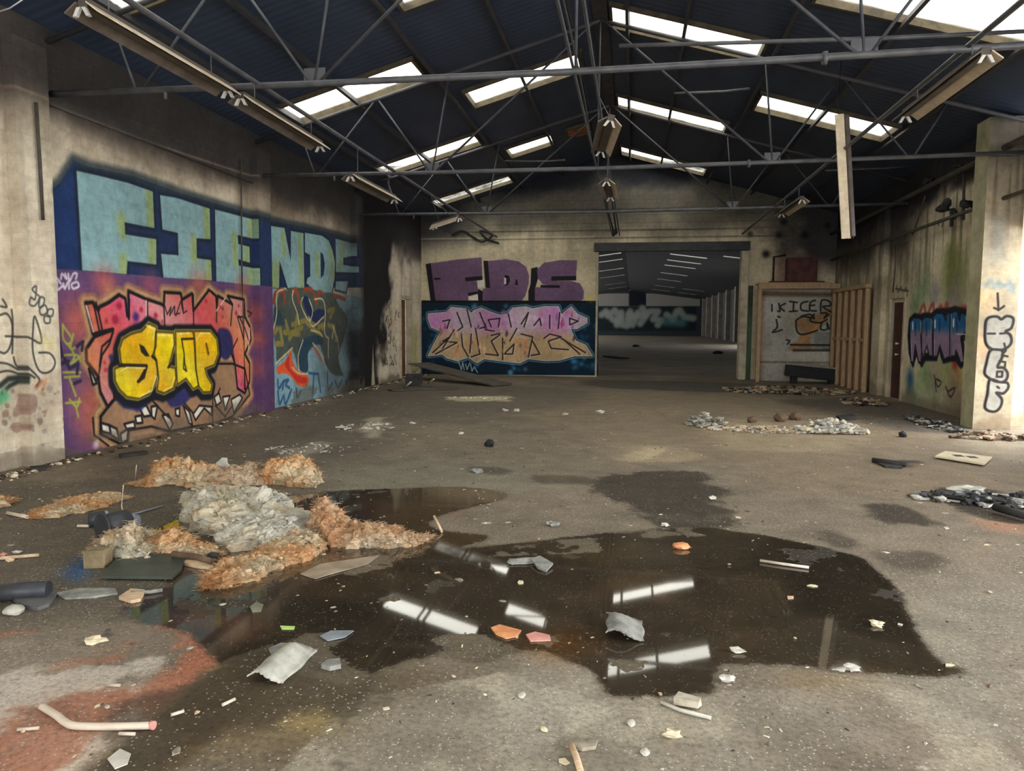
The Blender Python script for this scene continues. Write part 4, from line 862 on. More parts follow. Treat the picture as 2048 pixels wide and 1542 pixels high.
for (a, b_, c_, d_) in sky2[:13:4]: portal((a+b_)/2, (c_+d_)/2, zf2((a+b_)/2)+.03, b_-a, d_-c_)
struct(MB().prism([(22.76,0),(110.3,0),(110.3,6.5),(109,6.5),(109,2),(59,2),(59,5.2),(109,5.2),(109,6.5),(22.76,6.5)], -14.3, -14, 'x'), 'wall_left', m_plaind)  # long side opening, unseen, added to light the far hall
struct(MB().prism([(22.76,0),(50,0),(50,2.6),(62,2.6),(62,0),(110.3,0),(110.3,6.5),(22.76,6.5)], 10, 10.3, 'x'), 'wall_right', m_plaind)  # low opening added to let daylight onto the far floor
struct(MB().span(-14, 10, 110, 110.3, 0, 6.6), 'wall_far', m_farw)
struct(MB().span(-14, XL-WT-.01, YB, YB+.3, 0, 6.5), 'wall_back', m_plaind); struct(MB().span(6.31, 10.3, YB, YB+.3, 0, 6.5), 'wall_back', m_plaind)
wr2 = [o for o in COL.objects if o.name.startswith('wall_right')][-1]
col0 = None
for y in (50,58,66,73,80,87,94,101,107):
    o = MB().span(9.6, 9.99, y, y+1.0, 0, 5.6).build('column', m_plain); tag(o, 'pale column against the side wall of the dim far hall', 'column', 'columns in the far hall')
# ------------------------------------------------------------ roof trusses
TZ = 4.13
m_strut = simple('dark_painted_strut', rgb(44,46,52), rgb(66,68,74), 5, .5, bmp=.1)
def rz_(x): return roofz(x)-.17
def make_truss(y, label):
    t = empty('roof_truss', (0, y, 0), label, 'truss', 'tubular roof trusses')
    MB().tube([(XL+.02,0,TZ+.04),(-3.4,0,TZ+.01),(X0,0,TZ),(2.1,0,TZ+.02),(XR-.02,0,TZ+.06)], .034, 10).build('bottom_chord', m_steel, t)
    for s in (-1, 1):
        e = XL+.02 if s < 0 else XR-.02
        MB().tube([(X0+s*.01,0,rz_(X0)),(e,0,rz_(e))], .03, 10).build('rafter', m_purlin, t)
    for a, b_ in (((-5.5,TZ),(-5.8,rz_(-5.8))),((-5.45,TZ),(-4.4,rz_(-4.4))),((-3.45,TZ),(-4.35,rz_(-4.35))),((-3.4,TZ),(-3.1,rz_(-3.1))),((-3.35,TZ),(-.75,rz_(-.75))),
                  ((4.15,TZ),(4.6,rz_(4.6))),((4.1,TZ),(3.1,rz_(3.1))),((2.15,TZ),(3.05,rz_(3.05))),((2.1,TZ),(1.95,rz_(1.95))),((2.05,TZ),(-.55,rz_(-.55))),((X0,TZ),(X0,rz_(X0)))):
        MB().tube([(a[0],0,a[1]+.02),(b_[0],0,b_[1])], .016 if abs(a[0]-b_[0]) < 2 else .020, 8).build('strut', m_strut, t)
    for x in (-3.4, 2.1): MB().span(x-.12, x+.12, -.006, .006, TZ+.03, TZ+.17).build('gusset', m_steel, t)
    MB().tube([(1.73,0,TZ+.01),(1.77,0,TZ+.01)], .062, 10).build('coupling', m_steel, t)
    MB().tube([(-5.15,0,TZ-.08),(-5.15,0,TZ+.06)], .02, 8).build('coupling', m_steel, t)
    return t
make_truss(7.6, 'tubular steel truss spanning the hall nearest the viewer')
make_truss(12.25, 'middle tubular roof truss between the first and the third')
make_truss(16.9, 'tubular roof truss closest to the doorway wall')
# purlins under the sheets
for i, x in enumerate((-5.75,-4.72,-3.36,-2.1,-1.06,-.18,.7,2.06,3.3,4.64)):
    s = -1 if x < X0 else 1
    struct(MB().box((x, 8.3, roofz(x)-.1), (.05, 28.6, .09), Matrix.Rotation(s*math.atan(SL), 3, 'Y')), 'trim_%d' % (i+5), m_purlin)
# longitudinal rails at chord height
def rail(x, z, y0, y1, r, label, name='conduit_rail', sag=0):
    o = MB().tube([(x+sag*math.sin(math.pi*t_), y0+(y1-y0)*t_, z-abs(sag)*math.sin(math.pi*t_)) for t_ in np.linspace(0,1,14)], r, 8).build(name, m_steel)
    return tag(o, label, 'pipe', 'pipes running the length of the hall')
rail(-4.07, TZ+.05, 3.5, 21.8, .027, 'long grey pipe over the strip lights along the mural wall')
rail(3.0, TZ+.05, 3.5, 21.8, .027, 'long grey pipe over the strip lights on the doorway side')
rail(-.66, TZ+.09, 3.5, 22.2, .016, 'left one of the close pair of thin pipes under the ridge', 'ridge_pipe')
rail(-.45, TZ+.09, 3.5, 22.2, .016, 'right one of the close pair of thin pipes under the ridge', 'ridge_pipe')
rail(-.95, 5.3, 3.5, 16.8, .012, 'slack cable hanging high beside the ridge', 'ridge_cable', .12)
# thin cross conduits high on the right slope
def cross(px0, px1, y, r, label):
    a = onY(*px0, y); b_ = onY(*px1, y)
    o = MB().tube([a, (a*2+b_)/3+Vector((0,0,-.01)), (a+b_*2)/3+Vector((0,0,-.02)), b_], r, 8).build('cross_conduit', m_steel); return tag(o, label, 'pipe')
cross((1238,92), (2060,62), 8.15, .022, 'thin grey conduit crossing above the nearest truss chord')
cross((1348,187), (1500,177), 12.6, .02, 'short conduit crossing between the two middle rooflights')
cross((1650,341), (1830,331), 16.4, .02, 'conduit crossing behind the dangling strip light')
cross((1010,322), (1130,320), 16.4, .02, 'short conduit below the small broken rooflight')

# ------------------------------------------------------------ strip lights
m_lamp = simple('yellowed_lamp_enamel', rgb(176,160,134), rgb(208,192,166), 9, .5, bmp=.1)
m_refl = simple('dark_lamp_reflector', rgb(82,73,64), rgb(110,99,88), 7, .55, bmp=.1)
m_sock = simple('white_lamp_socket', rgb(160,157,150), rgb(190,187,180), 9, .5, bmp=0)
m_house = simple('dull_lamp_spine', rgb(58,52,46), rgb(84,77,68), 7, .6, bmp=.1)
def fitting(p0, p1, label, hang=None, roll=0, wire=None, group='fluorescent strip lights under the roof'):
    p0, p1 = Vector(p0), Vector(p1); L = (p1-p0).length
    o = empty('strip_light', p0, label, 'light', group)
    q = (p1-p0).to_track_quat('Y', 'Z') @ Matrix.Rotation(roll, 4, 'Y').to_quaternion()
    o.rotation_mode = 'QUATERNION'; o.rotation_quaternion = q
    MB().span(-.04, .04, .02, L-.02, -.03, .045).build('housing', m_house, o, bev=.006)
    for s in (-1, 1):
        mb = MB(); c_, d_ = (s*.042, 0), (s*.13, -.075)
        for a, b_ in (((s*.042,-.0),(s*.135,-.07)),):
            A = [(a[0],.0,a[1]),(b_[0],.0,b_[1]),(b_[0],.0,b_[1]+.012),(a[0],.0,a[1]+.012)]
            v1 = [mb.bm.verts.new(p) for p in A]; v2 = [mb.bm.verts.new((p[0],L,p[2])) for p in A]
            mb.bm.faces.new(v1); mb.bm.faces.new(v2[::-1])
            for i in range(4): mb.bm.faces.new((v1[i], v1[(i+1)%4], v2[(i+1)%4], v2[i]))
        mb.build('reflector', m_refl if s < 0 else m_lamp, o)  # one wing in the darker tone, the other in the paler
        for y in (.0, L-.03):
            MB().prism([(s*.02-.016,-.03),(s*.02+.016,-.03),(s*.055+.014,-.095),(s*.055-.014,-.095)], y, y+.028, 'y').build('lamp_socket', m_sock, o)
    if hang:
        for y, dx in hang:
            a = q @ Vector((0, y, .045)); zt_ = TZ+.05
            if dx == 'rail' and zt_-.03 > (p0+a).z:
                e_ = Vector((p0.x, (p0+a).y, zt_-.03)); qi = q.inverted()
                MB().tube([qi@a, qi@(e_-p0)], .006, 6).build('hanger', m_steel, o)
    if wire:
        qi = q.inverted()
        for y in (.2, L-.2):
            a = p0+(q @ Vector((0,y,.04))); MB().tube([qi@(a-p0), qi@(Vector((wire, a.y, TZ+.075 if a.z < TZ else a.z+.01))-p0)], .006, 6).build('hanger', m_steel, o)
    return o
fitting((-4.05,5.0,3.93), (-4.05,7.0,3.93), 'long strip light nearest the viewer along the mural wall', [(.3,'rail'),(1.7,'rail')])
fitting((-4.05,7.22,3.93), (-4.05,9.2,3.9), 'second strip light along the mural wall, above the big pale letters', [(.3,'rail'),(1.7,'rail')])
fitting((-4.05,10.2,3.72), (-4.05,12.2,3.72), 'third strip light along the mural wall, before the middle truss', [(.3,'rail'),(1.7,'rail')])
fitting(onY(866,450,14.6), onY(903,424,13.6)+Vector((0,.6,0)), 'short broken strip light hanging askew by the sooty corner', roll=.3, wire=-4.07)
fitting((2.98,7.15,3.98), (2.98,9.1,3.98), 'bright strip light high on the doorway side, nearest the viewer', [(.3,'rail'),(1.6,'rail')])
fitting((2.98,14.2,3.9), (2.98,16.1,3.92), 'dim strip light high above the timber alcove', [(.3,'rail'),(1.6,'rail')])
fitting(onY(1690,228,11.6), onY(1703,476,11.6), 'strip light dangling almost straight down by one end', roll=.9)
fitting(onY(1222,236,8.4), onY(1203,300,10.1), 'dusty strip light slung crosswise under the ridge', roll=.2, wire=-.45)
fitting(onY(1213,360,11.8), onY(1221,392,13.4), 'small far strip light under the ridge, above the doorway', wire=-.45)
o = MB().tube([onY(1678,232,11.6), onY(1676,205,11.6), (2.9,11.6,rz_(2.9))], .008, 6).build('hanging_wire', m_black); tag(o, 'wire holding up the dangling strip light', 'wire')
# torn sheet round the broken rooflight, and cables hung before the doorway wall
m_rust = simple('scorched_orange_sheet', rgb(120,62,24), rgb(206,130,66), 5, .7)
def rp(px, py, dz=-.03):
    r = ray(px, py); s = -1
    k = (Z0+dz-H+SL*s*0-SL*(-1)*0) ; k = (Z0+dz-H-SL*X0)/(r[2]-SL*r[0]); return Vector((r[0]*k, r[1]*k, r[2]*k+H))
q = [rp(*p) for p in ((1128,262),(1150,254),(1178,248),(1184,262),(1165,270),(1140,276))]
mb = MB(); f = mb.face(q); bmesh.ops.triangulate(mb.bm, faces=[f]); ret = bmesh.ops.extrude_face_region(mb.bm, geom=mb.bm.faces[:]); bmesh.ops.translate(mb.bm, verts=[g for g in ret['geom'] if isinstance(g, bmesh.types.BMVert)], vec=(0,0,-.015))
tag(mb.build('torn_roof_sheet', m_rust), 'scorched orange scrap of sheet beside the broken rooflight under the ridge', 'sheet')
for (a, b_, lb) in (((1197,350),(1227,462),'dark cable hanging before the gable, the one nearer the purple letters'),((1222,385),(1232,458),'dark cable hanging before the gable, the one nearer the lintel end')):
    A, B = onY(*a, 20.6), onY(*b_, 20.9)
    t = empty('hanging_cable', A, lb, 'cable', 'cables hung from the ridge pipes')
    MB().tube([(0,0,0), (B-A)*.5+Vector((0,0,-.03)), B-A], .022, 8).build('cable', m_black, t)
    MB().rock(B-A+Vector((0,0,-.06)), (.1,.1,.2), .2).build('plug', m_black, t)
    MB().tube([Vector((0,0,0)), Vector((-.0,-.3,max(.02, TZ+.09-A.z)))], .016, 6).build('hook', m_steel, t)

# ------------------------------------------------------------ services on the walls
m_pipe = simple('dark_conduit', rgb(52,48,42), rgb(78,72,62), 6, .6)
def wpipe(pts, r, label, cat='pipe', name='wall_conduit', mat=None, grp=None):
    return tag(MB().tube(pts, r, 8).build(name, mat or m_pipe), label, cat, grp)
wpipe([onX(482,318,XL+.05), onX(484,560,XL+.05), onX(487,640,XL+.05), onX(490,780,XL+.05)], .014, 'thin vertical conduit down the mural wall before the second pilaster')
wpipe([onX(72,205,XL+.17), onX(80,330,XL+.17), onX(86,440,XL+.17)], .018, 'short vertical conduit at the top of the nearest pilaster')
wpipe([(XL+.05,7.5,4.04),(XL+.05,9.5,4.03),(XL+.06,12,4.0)], .014, 'conduit along the top of the mural wall')
wpipe([(XR-.2,9.5,4.32),(XR-.2,12.4,4.3),(XR-.2,16,4.25),(XR-.2,20,4.2),(XR-.2,22.3,4.2)], .05, 'upper of two thick dark pipes along the door wall')
wpipe([(XR-.17,9.0,3.56),(XR-.17,12.4,3.55),(XR-.16,15,3.53),(XR-.16,19,3.5),(XR-.16,22.3,3.46)], .035, 'lower of two thick dark pipes along the door wall')
wpipe([onX(1928,335,XR-.1), onX(1927,440,XR-.1)], .025, 'vertical dark pipe joining the two long wall pipes')
wpipe([onX(1905,332,XR-.06), onX(1920,330,XR-.06), onX(1927,345,XR-.08)], .02, 'short bent pipe stub above the upper wall pipe')
wpipe([onX(1850,392,XR-.1), onX(1842,420,XR-.06), onX(1832,452,XR-.06), onX(1824,470,XR-.08)], .014, 'slanting cable between the two long wall pipes', 'cable', 'slack_cable')
wpipe([onX(1791,490,XR-.1), onX(1790,540,XR-.1), onX(1786,585,XR-.1)], .014, 'thin vertical conduit dropping to the maroon door')
wpipe([onX(1795,487,XR-.1), onX(1803,492,XR-.08), onX(1815,484,XR-.06)], .008, 'loop of thin wire under the lower wall pipe', 'wire', 'wire_loop')
wpipe([onX(1876,452,XR-.12), onX(1880,442,XR-.1), onX(1886,444,XR-.1), onX(1884,455,XR-.12)], .007, 'small curl of wire on the lower wall pipe', 'wire', 'wire_loop')
def bracket(px, py, s, label):
    p = onX(px, py, XR-.02); t = empty('burnt_floodlight', p, label, 'light')
    MB().rock((-.16,0,0), (.2,.2*s,.16*s), .35).build('lamp_head', m_black, t); MB().bar((-.1,0,0), (-.0,.0,-.14*s), .04).build('bracket', m_black, t)
bracket(1876, 362, 1.0, 'burnt black lamp above the upper wall pipe'); bracket(1952, 408, .8, 'burnt dark lamp under the upper pipe near the pier')
t = empty('burnt_floodlight', onX(1910,420,XR-.02), 'large burnt black bracket with lamp heads on the lower wall pipe', 'light')
for p, s in (((-.15,.15,.05),(.2,.3,.16)),((-.2,-.12,.1),(.16,.22,.2)),((-.1,-.2,-.1),(.12,.16,.2))): MB().rock(p, s, .35).build('lamp_head', m_black, t)
MB().bar((-.12,-.2,.0),(-.12,-.2,-.32),.05).build('bracket', m_black, t)
tag(MB().tube([onY(-10,26,6.2), onY(20,16,6.1), onY(56,-8,6.0)], .006, 6).build('loose_wire', simple('white_wire', rgb(190,190,186), rgb(210,210,206), 5)), 'thin white wire slung across the upper corner above the pale wall', 'wire')
mb = MB(); r_ = random.Random(4)
for i in range(260):
    x, y = r_.uniform(-5.8,-4.3), r_.uniform(7.0,7.85); z = roofz(x)+.09+r_.random()*.1; s_ = r_.uniform(.03,.07); a = r_.uniform(0,6.28); t_ = r_.uniform(-.5,.5)
    mb.face([(x+s_*math.cos(a+k), y+s_*math.sin(a+k), z+t_*s_*math.cos(k)) for k in (0,1.2,3.14,5.08)])
tag(mb.build('ivy', simple('ivy_leaf', rgb(96,130,60), rgb(150,180,96), 9)), 'green ivy over the rooflight above the nearest strip light', 'ivy', kind='stuff')
# tangle of cable on the gable
P_ = [onY(x,y,YB-.08) for x, y in ((905,470),(925,462),(950,476),(966,484),(985,470),(962,462),(972,476),(998,487))]
P_ = [Vector(p) for p in catmull([tuple(p) for p in P_], 5, False)]
tag(MB().tube(P_, .028, 7).build('cable_tangle', m_black), 'black tangle of cable stuck on the wall above the purple letters', 'cable')
# green and pink strip: the edge of the sliding door beside the doorway
mb = MB().span(3.31, 3.43, YB-.08, YB-.01, 0, 2.75)
t = mb.build('sliding_door_edge', simple('green_black_door_edge', rgb(30,32,30), rgb(64,92,60), 1.4, .7)); tag(t, 'dark narrow door edge smeared green beside the doorway', 'door')

# ------------------------------------------------------------ timber alcove in the far corner
al = empty('timber_alcove', (4.6, 22.1, 0), 'open timber-framed booth with scrawled boards in the far corner', 'booth')
L_ = lambda mb, name, mat=m_wood, **k: mb.build(name, mat, al, **k)
def LB(x0,x1,y0,y1,z0,z1): return MB().span(x0-4.6,x1-4.6,y0-22.1,y1-22.1,z0,z1)
bp = LB(3.56,5.66,22.1,22.14,0,2.62); o = L_(bp, 'back_panel', m_alc)
# the writing is mapped in hall coordinates, so the panel carries them
for v_ in o.data.vertices: v_.co += Vector((4.6,22.1,0))
o.location = (-4.6,-22.1,0)
L_(LB(3.45,3.55,21.55,21.65,0,2.72), 'post', bev=.005); L_(LB(3.45,5.6,21.5,21.62,2.62,2.76), 'header_beam', bev=.005)
L_(LB(3.5,5.68,18.7,22.1,2.77,2.80) if False else LB(3.5,5.4,21.63,22.4,2.762,2.8), 'roof_board', m_wood)
m_wood2 = simple('brown_timber_board', rgb(112,86,60), rgb(150,122,90), 3, .85, stretch=(6,6,.6))
for i, y in enumerate(np.linspace(18.75, 21.7, 6)):
    L_(LB(5.47,5.56,y,y+.09,0,2.5), 'stud', m_wood, bev=.004)
for y0, y1 in ((18.85,19.3),(19.45,19.9),(20.04,20.48),(20.62,21.07),(21.21,21.68)):
    L_(LB(5.49,5.55,y0,y1,1.22,1.3), 'noggin', m_wood)
L_(LB(5.565,5.585,18.75,21.8,.02,2.5), 'lining_board', m_wood2); L_(LB(5.44,5.57,18.7,21.85,2.505,2.6), 'top_plate', bev=.004)
L_(LB(4.45,5.55,22.03,22.09,1.02,1.08), 'shelf_rail', m_darkst)
# black trough and boards in it
t = empty('black_trough', onY(1625,765,21.3)*1.0, 'black overturned trough lying in the timber booth', 'trough'); t.location.z = 0
mb = MB().box((0,0,.3), (1.45,.3,.32), Matrix.Rotation(.09,3,'Y')); mb.build('trough_body', m_black, t, bev=.02); MB().box((0,-.16,.49), (1.5,.03,.05), Matrix.Rotation(.09,3,'Y')).build('rim', simple('pale_edge', rgb(120,118,110), rgb(150,146,136), 6), t)
for x in (-.5,.5): MB().span(x-.08,x+.08,-.1,.1,0,.2).build('foot', m_black, t)
# junk on the ledge above the booth
t = empty('wrecked_heater', (4.55, 22.3, 2.8), 'sooty red-brown metal box wrecked above the timber booth', 'heater')
m_redbox = simple('burnt_red_metal', rgb(50,28,26), rgb(96,52,44), 4, .7)
MB().span(-.25,.55,-.3,.1,.06,.72).build('cabinet', m_redbox, t, bev=.01); MB().span(-.7,.75,-.34,.12,0,.06).build('shelf', m_redbox, t)
MB().tube([(-.62,-.2,.05),(-.62,-.2,.75),(-.3,-.2,.8)], .03, 8).build('flue', m_black, t)
# ------------------------------------------------------------ loose things on the floor
m_slate = simple('grey_fibre_cement', rgb(100,101,98), rgb(146,146,138), 14, .75)
m_slateL = simple('pale_fibre_cement', rgb(142,142,132), rgb(182,180,168), 14, .7)
m_bone = simple('off_white_plastic', rgb(178,164,146), rgb(206,194,176), 4, .4, bmp=.05)
m_green = simple('dark_green_board', rgb(44,50,44), rgb(70,76,66), 3, .45)
m_char = simple('charred_timber', rgb(26,25,25), rgb(56,54,52), 7, .8)
m_dgrey = simple('dark_grey_rubber', rgb(34,36,40), rgb(58,61,66), 4, .5, bmp=.1)
m_plast = simple('weathered_grey_plastic', rgb(106,112,120), rgb(146,152,158), 4, .45, bmp=.1)
m_oran = simple('orange_brick_crumb', rgb(186,112,66), rgb(222,160,110), 9, .8)
m_pink = simple('pinkish_card', rgb(186,120,108), rgb(216,160,146), 7, .8)
m_tan = simple('tan_wood_scrap', rgb(170,142,112), rgb(208,184,152), 7, .8, stretch=(1,6,1))
m_brn = simple('brown_stick', rgb(78,60,46), rgb(112,90,70), 7, .8)
m_white = simple('white_paper', rgb(168,164,152), rgb(206,202,190), 6, .8)
m_rub = simple('grey_rubble', rgb(96,88,76), rgb(168,158,138), 12, .9)
m_board = simple('cream_board', rgb(196,182,150), rgb(222,210,180), 4, .8)

def slabpoly(name, pts, th, mat, label=None, cat=None, group=None, tilt=0, lift=.002, jit=0, parent=None):
    """a flat piece whose outline is laid out on the floor"""
    q = [F(*p) for p in pts]; c_ = sum(q, Vector())/len(q)
    poly = [(p.x-c_.x+random.uniform(-jit,jit), p.y-c_.y+random.uniform(-jit,jit)) for p in q]
    mb = MB().prism(poly, 0, th); bmesh.ops.triangulate(mb.bm, faces=[f for f in mb.bm.faces if len(f.verts) > 4])
    o = mb.build(name, mat, parent); o.location = (c_.x, c_.y, lift+ (abs(math.sin(tilt))*max(abs(p[1]) for p in poly) if tilt else 0)); o.rotation_euler = (tilt, 0, 0)
    if label: tag(o, label, cat, group)
    return o
def wavy(name, p0, p1, w, mat, label, amp=.035, waves=1.0, th=.008, curve=0, cat='sheet shard'):
    """a shard of corrugated sheet lying between two floor points"""
    a, b_ = F(*p0), F(*p1); L = (b_-a).length; ang = math.atan2(b_.y-a.y, b_.x-a.x)
    mb = MB(); nx, nw = 10, 18; T = []; B = []
    for i in range(nx+1):
        rt, rb = [], []
        for j in range(nw+1):
            s = j/nw; e = .006*math.sin(i*.9+j*.5) if j in (0, nw) else 0
            x = L*i/nx+((.02*math.sin(j*.33+1)+.004*math.sin(j*1.9)) if i == nx else 0)+((.012*math.cos(j*.4)+.004*math.sin(j*2.3)) if i == 0 else 0)
            z = amp*(1-math.cos(2*math.pi*waves*s))/2+.004
            rt.append(mb.bm.verts.new((x, (s-.5)*w+e, z+th))); rb.append(mb.bm.verts.new((x, (s-.5)*w+e, z)))
        T.append(rt); B.append(rb)
    for i in range(nx):
        for j in range(nw):
            f = mb.bm.faces.new((T[i][j],T[i+1][j],T[i+1][j+1],T[i][j+1])); f.smooth = True
            f = mb.bm.faces.new((B[i][j+1],B[i+1][j+1],B[i+1][j],B[i][j])); f.smooth = True
    for i in range(nx):
        mb.bm.faces.new((T[i][0],B[i][0],B[i+1][0],T[i+1][0])); mb.bm.faces.new((T[i+1][nw],B[i+1][nw],B[i][nw],T[i][nw]))
    for j in range(nw):
        mb.bm.faces.new((T[0][j+1],B[0][j+1],B[0][j],T[0][j])); mb.bm.faces.new((T[nx][j],B[nx][j],B[nx][j+1],T[nx][j+1]))
    o = mb.build(name, mat); o.location = a; o.rotation_euler = (0,0,ang); return tag(o, label, cat)
def stick(name, pts, r, mat, label, cat, lift=None, n=8):
    q = [F(*p[:2], (p[2] if len(p) > 2 else r+.002)) for p in pts]
    return tag(MB().tube(q, r, n).build(name, mat), label, cat)
def lump(name, px, py, d, mat, label, cat, group=None, jit=.22, sub=2, rot=0, sink=.1):
    p = F(px, py); o = MB().rock((0,0,d[2]*(.5-sink)), d, jit, sub, rot).build(name, mat); o.location = p; return tag(o, label, cat, group)

# ---- shredded insulation
def fluff_mat(name, c1, c2, c3):
    m, nt, b = newmat(name); tc = nd(nt, 'ShaderNodeTexCoord'); v = tc.outputs['Object']
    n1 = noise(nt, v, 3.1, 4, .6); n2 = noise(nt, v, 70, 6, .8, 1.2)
    c = ramp(nt, n1, [(.36,c1),(.5,c2),(.64,c3)]); c = mixc(nt, .75, c, ramp(nt, n2, [(.32,(.42,.34,.28)),(.5,(1,1,1)),(.75,(1.22,1.22,1.22))]), 'MULTIPLY')  # crevice shade put into the colour, following the fibre bump
    nt.links.new(c, b.inputs['Base Color']); b.inputs['Roughness'].default_value = 1; b.inputs['Specular IOR Level'].default_value = .05
    bump(nt, n2, b, .9, .02); return m
or_, cr_, wh_ = rgb(240,198,150), rgb(238,218,182), rgb(232,224,200)
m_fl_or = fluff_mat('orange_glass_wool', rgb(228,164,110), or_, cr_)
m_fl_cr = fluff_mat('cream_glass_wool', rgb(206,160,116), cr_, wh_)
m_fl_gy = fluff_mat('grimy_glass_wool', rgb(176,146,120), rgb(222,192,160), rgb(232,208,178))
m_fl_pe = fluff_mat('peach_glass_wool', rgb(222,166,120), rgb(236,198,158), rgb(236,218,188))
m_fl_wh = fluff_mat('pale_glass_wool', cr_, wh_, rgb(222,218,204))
def fluff(name, path, mat, label, seed, nseg=70, nr=34, strands=160):
    """path: (px, py, half width m, height m) along the floor; a matted, lumpy, fibrous strip"""
    nseg = int(nseg*1.7); nr = int(nr*1.6)
    P_ = [(*F(p[0], p[1])[:2], p[2], p[3]) for p in path]
    P_ = catmull(P_, max(6, nseg//len(P_)), False); c_ = P_[len(P_)//2][:2].copy()
    mb = MB(); rings = []; N = len(P_); o_ = Vector((seed*7.3, seed*3.1, 0)); r_ = random.Random(seed)
    for i in range(N):
        x, y, w, h_ = P_[i]; j0, j1 = max(i-6,0), min(i+6,N-1); t_ = P_[j1][:2]-P_[j0][:2]; t_ = t_/max(1e-6, np.linalg.norm(t_)); nx_, ny_ = -t_[1], t_[0]
        u = i/(N-1); endf = min(1, math.sqrt(max(0, math.sin(math.pi*u)))*1.35+.03)
        ring = []
        for k in range(nr+1):
            a = math.pi*k/nr; s_ = math.cos(a); up = max(0, math.sin(a))**.6
            bx, by = x-c_[0]+nx_*s_*w*endf, y-c_[1]+ny_*s_*w*endf
            q = Vector((bx, by, up*h_*1.3))+o_
            edge = 1+.65*mnoise.noise(Vector((bx*3.5+seed, by*3.5, 0)))+.4*mnoise.noise(Vector((bx*9, by*9, seed)))
            lump_ = .85+.55*mnoise.noise(q*4.5)+.8*abs(mnoise.noise(q*9))+.4*abs(mnoise.noise(q*22+o_))
            fine = .030*abs(mnoise.noise(q*38))+.020*abs(mnoise.noise(q*80))
            dx = .034*mnoise.noise(q*22+Vector((9,0,0)))+.016*mnoise.noise(q*70); dy = .034*mnoise.noise(q*22+Vector((0,9,0)))+.016*mnoise.noise(q*70+Vector((3,3,3)))
            out = s_*w*endf*edge
            ring.append(mb.bm.verts.new((x-c_[0]+nx_*out+dx, y-c_[1]+ny_*out+dy, max(.001, up*h_*endf*lump_+(fine if up > .05 else 0)))))
        rings.append(ring)
    for a, b_ in zip(rings, rings[1:]):
        for k in range(nr):
            f = mb.bm.faces.new((a[k], a[k+1], b_[k+1], b_[k])); f.smooth = True
    for r0 in (rings[0], rings[-1]): mb.bm.faces.new(r0)
    # loose fibres and tufts that stand out of the mat
    vs = [v.co.copy() for v in mb.bm.verts]
    for s_ in range(strands*6):
        p = r_.choice(vs)-Vector((0,0,.004)); L = r_.uniform(.03,.09); a = r_.uniform(0, 6.28); pts = [p]
        for j in range(5):
            a += r_.uniform(-.9,.9); p = p+Vector((math.cos(a), math.sin(a), r_.uniform(-.35,.55)))*(L/5); p.z = max(.003, p.z); pts.append(p)
        mb.tube(pts, 0, 3, False, lambda t_: .0022*(1-t_*.6))
    for s_ in range(strands//3):
        p = r_.choice(vs); d = r_.uniform(.012,.035); mb.rock(p+Vector((r_.gauss(0,.02),r_.gauss(0,.02),0)), (d*r_.uniform(.8,1.5), d, d*.6), .5, 1, r_.random()*3)
    o = mb.build(name, mat); o.location = (c_[0], c_[1], 0)
    for p in o.data.polygons: p.use_smooth = True
    return tag(o, label, 'insulation')
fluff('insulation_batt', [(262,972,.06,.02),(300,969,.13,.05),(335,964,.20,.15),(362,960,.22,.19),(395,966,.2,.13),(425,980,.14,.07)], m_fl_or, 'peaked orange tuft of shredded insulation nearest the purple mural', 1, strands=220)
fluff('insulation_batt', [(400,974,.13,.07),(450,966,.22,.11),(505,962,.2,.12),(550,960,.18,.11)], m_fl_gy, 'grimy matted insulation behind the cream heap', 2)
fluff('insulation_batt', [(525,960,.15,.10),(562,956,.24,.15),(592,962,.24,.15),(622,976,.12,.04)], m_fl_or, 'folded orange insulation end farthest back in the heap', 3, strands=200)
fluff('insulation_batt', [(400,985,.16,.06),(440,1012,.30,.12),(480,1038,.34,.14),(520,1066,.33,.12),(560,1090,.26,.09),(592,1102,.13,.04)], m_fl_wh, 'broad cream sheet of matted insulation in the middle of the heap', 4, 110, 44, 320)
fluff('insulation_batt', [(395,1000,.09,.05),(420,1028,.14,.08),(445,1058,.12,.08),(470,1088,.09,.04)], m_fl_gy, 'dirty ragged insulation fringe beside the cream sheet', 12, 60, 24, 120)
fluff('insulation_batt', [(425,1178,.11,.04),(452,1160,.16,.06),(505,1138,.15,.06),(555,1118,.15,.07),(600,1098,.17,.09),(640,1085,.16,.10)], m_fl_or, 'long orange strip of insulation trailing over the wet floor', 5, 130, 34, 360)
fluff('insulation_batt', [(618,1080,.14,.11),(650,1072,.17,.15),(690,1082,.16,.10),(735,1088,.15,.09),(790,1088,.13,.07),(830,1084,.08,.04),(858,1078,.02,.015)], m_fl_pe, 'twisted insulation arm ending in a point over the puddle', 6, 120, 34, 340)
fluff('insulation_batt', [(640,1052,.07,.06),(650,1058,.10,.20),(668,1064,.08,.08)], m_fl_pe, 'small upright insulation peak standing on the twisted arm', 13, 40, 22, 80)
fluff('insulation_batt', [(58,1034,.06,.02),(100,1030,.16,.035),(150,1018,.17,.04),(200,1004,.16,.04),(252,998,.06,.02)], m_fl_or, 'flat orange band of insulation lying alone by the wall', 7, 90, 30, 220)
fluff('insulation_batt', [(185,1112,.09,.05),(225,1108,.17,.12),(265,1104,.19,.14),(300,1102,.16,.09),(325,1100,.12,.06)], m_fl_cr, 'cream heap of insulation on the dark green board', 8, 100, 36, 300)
fluff('insulation_batt', [(312,1098,.10,.06),(345,1098,.13,.09),(372,1102,.10,.05),(405,1108,.07,.03),(442,1112,.05,.02)], m_fl_or, 'small orange tail of insulation beside the brown stick', 9, 60, 26, 140)
